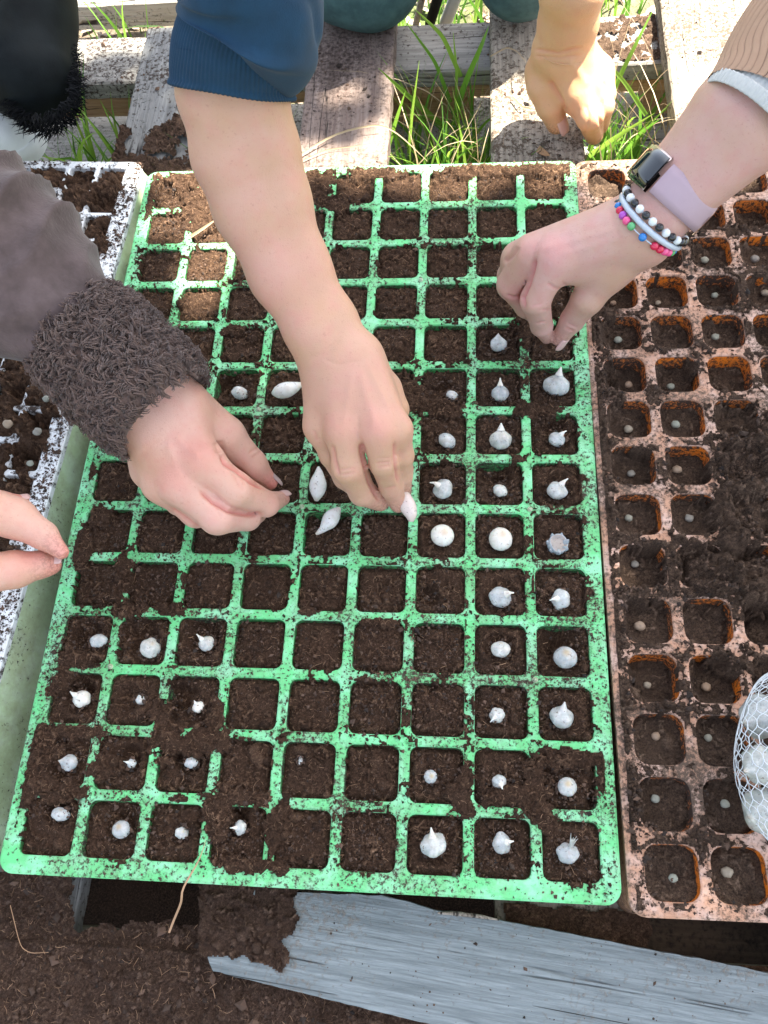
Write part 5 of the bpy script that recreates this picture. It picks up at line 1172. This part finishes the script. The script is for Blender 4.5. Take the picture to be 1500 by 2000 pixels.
nail(pd, dth[3][0] + (dth[3][0] - dth[2][0]) * 0.05, dth[2][0], dth[3][1] * 1.03, [0.35, -0.35, 0.9], M['nail'])
V, F = tube_vf([ringp(P(1102, 92, 0.031), *(lambda A: (A, *(lambda E: (E, np.cross(A, E)))((lambda u_: (u_ - A * (u_ @ A)) / np.linalg.norm(u_ - A * (u_ @ A)))(up(P(1102, 92, 0.031))))))((P(1110, 45, 0.052) - P(1100, 92, 0.030)) / np.linalg.norm(P(1110, 45, 0.052) - P(1100, 92, 0.030))), 2 * math.pi * i / 40, 54.2 / scale(P(1102, 92, 0.031)), 0, 0.96) for i in range(40)], 0.0006, 5, True); mk('hair_tie', V, F, M['skin_d'], pd)
for nm, pts in (('jeans', [(720, -62, -0.0, 96), (700, -260, 0.10, 110)]), ('jeans', [(1020, -62, 0.0, 92), (1040, -260, 0.10, 110)])):
    q = [PR(*p) for p in pts]; cc_ = [(q[0][0], q[0][1], q[1][0], q[1][1])]
    if nm == 'jeans' and pts[0][0] == 720: q2 = [PR(660, -58, -0.005, 88)]; cc_.append((q2[0][0], q2[0][1], q[0][0], q[0][1]))
    V, F = sdf_mesh(cc_, [], 0.003, kcore=0.03); V = smooth_mesh(V, F, 2); mk(nm, V, F, M['denim'], pd)

# person E: blurred fingers entering low on the left
pe = empty('person', P(0, 1060, 0.12), 'person of whom only two outstretched fingertips show at the left edge', 'person')
e_i = chain((-150, 985, 0.15, 52), (-40, 992, 0.14, 46), (30, 1012, 0.130, 40), (85, 1046, 0.124, 27), (120, 1078, 0.120, 15))
e_t = chain((-140, 1130, 0.125, 52), (-40, 1122, 0.120, 42), (30, 1112, 0.114, 36), (84, 1102, 0.110, 26), (102, 1103, 0.108, 18))
e_m = chain((-100, 1000, 0.12, 36), (0, 985, 0.105, 26), (45, 978, 0.096, 12))
core = segs((-180, 1060, 0.14, 90), (-330, 1080, 0.16, 95)) + segs((-330, 1080, 0.16, 80), (-700, 1150, 0.24, 100))
body(pe, core, [e_i, e_t, e_m], M['skin_a'], [(e_i[4][0], 0.010, 0.7), (e_t[4][0], 0.010, 0.8), (e_m[2][0], 0.014, 1.0), (P(60, 1075, 0.12), 0.012, 0.7)], kfing=0.002)
nail(pe, e_t[4][0], e_t[3][0], e_t[4][1] * 1.04, [0.1, 0.5, 0.85], M['nail'])
nail(pe, e_m[2][0], e_m[1][0], e_m[2][1] * 1.04, [0.1, 0.3, 0.9], M['nail'])

# person F: black leather coat with fur trim, white shoe
pf = empty('person', P(60, 100, 0.05), 'person in black leather coat with fur trim and white shoe, top left corner', 'person')
cc_ = segs((10, -160, 0.10, 120), (25, 20, 0.06, 112)) + segs((25, 20, 0.06, 112), (62, 148, 0.04, 86)) + segs((-40, 60, 0.05, 110), (30, 130, 0.035, 88))
V, F = sdf_mesh(cc_, [], 0.0025, kcore=0.02); V = smooth_mesh(V, F, 2); mk('coat_hem', V, F, M['leather'], pf)
edge = [(128, -40), (128, 20), (133, 60), (140, 100), (147, 140), (150, 170), (145, 200), (130, 225), (105, 240), (75, 246), (45, 236), (20, 212), (0, 190), (-20, 170)]
ps_ = []; EP = np.array([P(x, y, 0.040) for x, y in edge]); sS = np.linspace(0, len(edge) - 1, 1500)
for s in sS:
    i = int(min(s, len(edge) - 2)); f = s - i; p0 = EP[i] * (1 - f) + EP[i + 1] * f; tg = EP[i + 1] - EP[i]; tg /= np.linalg.norm(tg)
    outw = np.cross(tg, [0, 0, 1.0]); cpt = P(60, 90, 0.04)
    if outw @ (p0 - cpt) < 0: outw = -outw
    L = rng.uniform(0.004, 0.013); sw_ = rng.normal(0.25, 0.45); p0 = p0 - outw * rng.uniform(0.001, 0.008) + np.array([0, 0, rng.uniform(-0.012, 0.008)])
    d1 = outw + tg * sw_; d2 = outw * 0.5 + tg * (sw_ + 0.8 * rng.choice([-1, 1])) + np.array([0, 0, -0.3])
    ps_.append(tube_vf([p0, p0 + d1 * L * 0.5, p0 + d1 * L * 0.8 + d2 * L * 0.35], [0.0006, 0.00045, 0.00008], 3))
V, F = joinparts(ps_); o = mk('fur_trim', V, F, M['fur'], pf); o['kind'] = 'stuff'
sh = P(-40, 258, -0.03)
V = []; ol = rrect(0, 0, 0.062, 0.036, 0.034, 8); npt = len(ol)
lay = [(1.0, -0.020), (1.02, -0.010), (1.0, 0.000), (0.97, 0.0005), (0.94, 0.004), (0.86, 0.014), (0.66, 0.024), (0.3, 0.030), (0.02, 0.031)]
for q, z in lay: V += [(sh[0] + p[0] * q, sh[1] + p[1] * q, sh[2] + z) for p in ol]
F = [(r * npt + k, r * npt + (k + 1) % npt, (r + 1) * npt + (k + 1) % npt, (r + 1) * npt + k) for r in range(len(lay) - 1) for k in range(npt)]
F1 = [f_ for f_ in F if f_[0] < 3 * npt]; F2 = [f_ for f_ in F if f_[0] >= 3 * npt]
mk('shoe_sole', V, np.array(F1), M['rubber'], pf); mk('shoe_upper', V, np.array(F2), M['rubber'], pf)

# ------------------------------------------------------------------ grass, straw, litter
def blades(name, bases, L, W, mat, lean=0.5, bias=(0, 0), nseg=6):
    n = len(bases); L = np.broadcast_to(L, n); W = np.broadcast_to(W, n); az = rng.uniform(0, 6.283, n)
    d = np.stack([np.cos(az) * lean + bias[0], np.sin(az) * lean + bias[1]], -1) * rng.uniform(0.3, 1.3, (n, 1)); V = np.zeros((n, nseg + 1, 3, 3))
    face = rng.uniform(0, 6.283, n); sd = np.stack([np.cos(face), np.sin(face), np.zeros(n)], -1)
    for k in range(nseg + 1):
        t = k / nseg; bend = t * t; z = L * (t - 0.28 * np.hypot(d[:, 0], d[:, 1]) * t ** 3)
        p = np.stack([bases[:, 0] + d[:, 0] * L * bend, bases[:, 1] + d[:, 1] * L * bend, bases[:, 2] + z], -1)
        wv = (W * (1 - t ** 2.2) * (0.6 + 0.4 * min(1, t * 4)) * 0.5)[:, None]
        V[:, k, 0] = p - sd * wv; V[:, k, 1] = p + np.array([0, 0, -1.0]) * wv * 0.35; V[:, k, 2] = p + sd * wv
    idx = np.arange(n * (nseg + 1) * 3).reshape(n, nseg + 1, 3)
    F = np.stack([idx[:, :-1, :-1], idx[:, :-1, 1:], idx[:, 1:, 1:], idx[:, 1:, :-1]], -1).reshape(-1, 4)
    tn = np.repeat(rng.uniform(0, 1, n), (nseg + 1) * 3)
    return mk(name, V.reshape(-1, 3), F, mat, None, True, {'tone': tn})
def scatter(n, x0, x1, y0, y1, z=ZG + 0.004): return np.stack([rng.uniform(x0, x1, n), rng.uniform(y0, y1, n), np.full(n, z)], -1)
B = np.concatenate([scatter(330, 0.025, 0.118, 0.30, 0.47), scatter(40, -0.15, -0.08, 0.33, 0.47), scatter(130, 0.215, 0.295, 0.30, 0.48), scatter(130, -0.37, -0.262, 0.33, 0.47), scatter(260, -0.02, 0.30, 0.62, 0.95), scatter(60, -0.36, -0.05, 0.62, 0.8)])
o = blades('grass', B, rng.uniform(0.06, 0.17, len(B)), rng.uniform(0.0025, 0.0055, len(B)), M['grass'], 0.55, (0.0, -0.05)); tag(o, 'bright green grass growing up through the gaps of the pallet', 'grass', kind='stuff')
B = np.concatenate([scatter(500, -0.5, 0.6, 0.60, 1.4), scatter(120, -0.45, 0.3, 0.3, 0.6)])
o = blades('grass', B, rng.uniform(0.02, 0.06, len(B)), rng.uniform(0.0015, 0.004, len(B)), M['grass'], 0.7); tag(o, 'short grass and weeds on the ground beyond the pallet', 'grass', kind='stuff')
B = np.concatenate([scatter(60, 0.0, 0.13, 0.30, 0.50, -0.14), scatter(40, 0.21, 0.32, 0.36, 0.48, -0.12)])
o = blades('straw', B, rng.uniform(0.06, 0.14, len(B)), rng.uniform(0.0010, 0.0022, len(B)), M['straw'], 0.9); tag(o, 'dry straw stems tangled among the grass in the pallet gaps', 'straw', kind='stuff')
# long single blades that stand out
def blade_px(pts, w, mat, name, label, cat='grass blade', grp=None):
    C_ = np.array([P(*p) for p in pts]); s = np.linspace(0, len(C_) - 1, 16); cc = np.stack([np.interp(s, range(len(C_)), C_[:, k]) for k in range(3)], -1)
    for _ in range(2): cc[1:-1] = (cc[:-2] + 2 * cc[1:-1] + cc[2:]) / 4
    T = np.gradient(cc, axis=0); V = []
    for i in range(16):
        e = np.cross(T[i], up(cc[i])); e /= np.linalg.norm(e); wv = w * (1 - (i / 15) ** 2.5) * 0.5 + 0.0001; V += [cc[i] - e * wv, cc[i] - up(cc[i]) * wv * 0.4, cc[i] + e * wv]
    idx = np.arange(48).reshape(16, 3); F = np.stack([idx[:-1, :-1], idx[:-1, 1:], idx[1:, 1:], idx[1:, :-1]], -1).reshape(-1, 4)
    o = mk(name, V, F, mat, None, True, {'tone': np.full(48, rng.uniform(0.5, 1))}); tag(o, label, cat, grp)
GB = [([(1150, 295, -0.12), (1210, 150, -0.03), (1245, 80, 0.0), (1280, 10, 0.02)], 0.0045, 'pale wide grass blade crossing the gap right of the fist'),
      ([(1262, 225, -0.06), (1220, 160, -0.03), (1160, 95, 0.0)], 0.0040, 'grass blade leaning left behind the fist wrist'),
      ([(1150, 305, -0.12), (1200, 270, -0.07), (1280, 220, -0.03)], 0.0050, 'green blade lying right of the curled fingers'),
      ([(1215, 305, -0.13), (1250, 260, -0.08), (1290, 232, -0.05)], 0.0040, 'short bright blade beside the watch'),
      ([(885, 245, -0.12), (905, 170, -0.06), (940, 90, -0.01), (955, 50, 0.0)], 0.0060, 'broad sunlit grass blade in the pallet gap left of the fist'),
      ([(890, 220, -0.12), (892, 140, -0.05), (885, 62, 0.0)], 0.0030, 'thin upright sunlit grass blade in the middle pallet gap'),
      ([(798, 300, -0.12), (805, 220, -0.06), (819, 118, -0.0)], 0.0030, 'tall thin grass blade nearest the green tray top rim'),
      ([(758, 290, -0.12), (775, 230, -0.07), (792, 178, -0.03)], 0.0040, 'short bright grass blade beside the brown board'),
      ([(900, 150, -0.08), (865, 70, -0.02), (808, 16, 0.02)], 0.0045, 'arching grass blade under the denim knee'),
      ([(870, 250, -0.12), (800, 190, -0.07), (738, 132, -0.03)], 0.0055, 'dark green blade leaning over the brown board'),
      ([(880, 200, -0.10), (850, 120, -0.05), (790, 40, 0.0)], 0.0040, 'dark green blade arching towards the denim knee')]
for pts, w_, lb in GB: blade_px(pts, w_, M['grass'], 'grass_blade', lb, 'grass blade', 'long grass blades in the pallet gaps')
SB_ = [([(585, 305, ZD + 0.003), (650, 262, ZD + 0.006), (740, 240, ZD + 0.010), (780, 262, ZD + 0.0), (835, 315, ZD + 0.02)], 0.0018, 'long curved straw lying over the brown board'),
       ([(590, 315, ZD + 0.002), (640, 292, ZD + 0.003), (720, 282, ZD + 0.004)], 0.0014, 'straight straw on the sunlit edge of the brown board'),
       ([(372, 462, 0.006), (400, 444, 0.008), (428, 424, 0.010)], 0.0024, 'thick dry straw lying on the sunlit soil of the green tray'),
       ([(330, 1822, -0.03), (342, 1790, -0.02), (357, 1758, -0.002), (352, 1742, 0.002), (375, 1704, 0.004), (392, 1676, 0.004), (402, 1640, 0.004)], 0.0012, 'dry twig hanging over the near rim of the green tray'),
       ([(1000, 190, ZD + 0.004), (1020, 210, ZD + 0.006), (1046, 214, ZD + 0.004)], 0.0022, 'dry curled leaf strip on the board left of the fist'),
       ([(958, 110, ZD + 0.004), (990, 92, ZD + 0.012), (1010, 100, ZD + 0.014), (1030, 124, ZD + 0.012)], 0.0012, 'dry straw arch beside the bare wrist'),
       ([(20, 1768, -0.042), (40, 1850, -0.040), (60, 1862, -0.040), (95, 1860, -0.040)], 0.0002, 'thin root lying on the soil heap at the bottom left')]
for pts, w_, lb in SB_: blade_px(pts, w_, M['fibre'] if 'root' in lb or 'twig' in lb else M['straw'], 'straw', lb, 'straw')
c = P(1062, 298, ZD + 0.002); blade_px([(1050, 290, ZD + 0.003), (1062, 298, ZD + 0.005), (1074, 304, ZD + 0.003)], 0.006, M['wood_end'], 'fallen_leaf', 'small orange leaf on the sunlit board above the green tray', 'leaf')
n = 1500; X = rng.uniform(-0.55, 0.5, n); Y = np.where(rng.uniform(0, 1, n) < 0.75, rng.uniform(0.57, 1.1, n), rng.uniform(0.3, 0.6, n)); L = rng.uniform(0.006, 0.02, n); az = rng.uniform(0, 6.28, n); V = np.zeros((n, 6, 3))
prof = [(-1, 0, 0), (-0.3, 0.35, 0.15), (0.4, 0.3, 0.1), (1, 0, 0.25), (0.4, -0.3, 0.1), (-0.3, -0.35, 0.2)]
for k, (u, v, w_) in enumerate(prof):
    V[:, k, 0] = X + L * (u * np.cos(az) - v * np.sin(az)); V[:, k, 1] = Y + L * (u * np.sin(az) + v * np.cos(az)); V[:, k, 2] = ZG + 0.008 + L * w_ * rng.uniform(-0.5, 2, n)
F = (np.array([[0, 1, 4, 5], [1, 2, 3, 4]])[None] + 6 * np.arange(n)[:, None, None]).reshape(-1, 4); F[::2] = F[::2]
F = (np.array([[0, 1, 2, 5], [5, 2, 3, 4]])[None] + 6 * np.arange(n)[:, None, None]).reshape(-1, 4)
o = mk('leaf_litter', V.reshape(-1, 3), F, M['litter'], None, False, {'tone': np.repeat(rng.uniform(0, 1, n), 6)}); tag(o, 'pale dead leaves littering the sunlit ground', 'leaf litter', kind='stuff')

# ------------------------------------------------------------------ unseen leaf blocker added to shade the trays (outside the picture, towards the sun)
_lp = poly([(290, 250), (520, 250), (520, 440), (470, 540), (400, 620), (300, 620), (270, 450)], 0.0)
def LITP(X, Y): return inpoly(X, Y, _lp)
def lit(x, y):
    # sun flecks that reach the scene, as seen in the photograph
    if LITP(np.array([x]), np.array([y]))[0]: return True
    for (px, py, rx, ry) in ((640, 325, 70, 55), (880, 330, 70, 45)):
        c = P(px, py, 0)
        if ((x - c[0]) * scale(c) / rx) ** 2 + ((y - c[1]) * scale(c) / (ry * 1.3)) ** 2 < 1: return True
    return False
LP = []
for X in np.arange(-0.75, 0.95, 0.03):
    for Y in np.arange(-0.75, 0.62, 0.03):
        shade = Y < 0.245 or (X < -0.17 and Y < 0.57 and math.sin(X * 60 + Y * 35) > -0.75) or (-0.09 < X < 0.02 and 0.405 < Y < 0.60) or (0.02 <= X < 0.19 and 0.49 < Y < 0.64)
        if X > 0.35: shade = Y < 0.30
        if not shade or lit(X, Y): continue
        for k in range(5):
            x = X + rng.uniform(-0.022, 0.022); y = Y + rng.uniform(-0.022, 0.022)
            LP.append(np.array([x, y, 0]) + SUN * rng.uniform(2.3, 3.1))  # leaves set along the sun line above each spot to be shaded
LP = np.array(LP)
tc = LP.mean(0)
n = len(LP); s1 = rng.normal(0, 1, (n, 3)); s1 /= np.linalg.norm(s1, axis=1)[:, None]
nr = SUN + rng.normal(0, 0.35, (n, 3)); nr /= np.linalg.norm(nr, axis=1)[:, None]; e = np.cross(nr, s1); e /= np.linalg.norm(e, axis=1)[:, None]; f_ = np.cross(nr, e); R_ = rng.uniform(0.020, 0.032, n)
V = np.stack([LP - e * R_[:, None], LP - f_ * R_[:, None] * 0.8, LP + e * R_[:, None], LP + f_ * R_[:, None] * 0.8], 1)
tr = empty('tree', (2.9, 1.1, ZG), 'leafy tree standing to the right whose low crown shades the trays', 'tree')
mk('crown', V.reshape(-1, 3), np.arange(4 * n).reshape(n, 4), M['tree_leaf'], tr, False, {'tone': np.repeat(rng.uniform(0, 1, n), 4)})
V, F = joinparts([tube_vf([(2.9, 1.1, ZG), (2.85, 1.1, 0.6), (2.7, 1.05, 1.3), (2.2, 0.85, 1.75), (1.6, 0.6, 1.9)], [0.14, 0.12, 0.09, 0.06, 0.02], 10)] + [tube_vf([(2.7, 1.05, 1.3), tuple(tc * 0.5 + np.array([1.35, 0.5, 0.7]) + rng.normal(0, 0.1, 3)), tuple(np.array([tx_, ty_, 0]) + SUN * 2.7)], [0.05, 0.03, 0.008], 7) for tx_, ty_ in ((0.3, 0.0), (0.1, -0.4), (0.6, -0.3), (-0.5, -0.5), (0.2, -0.6), (0.5, 0.15))])
mk('trunk', V, F, M['bark'], tr)
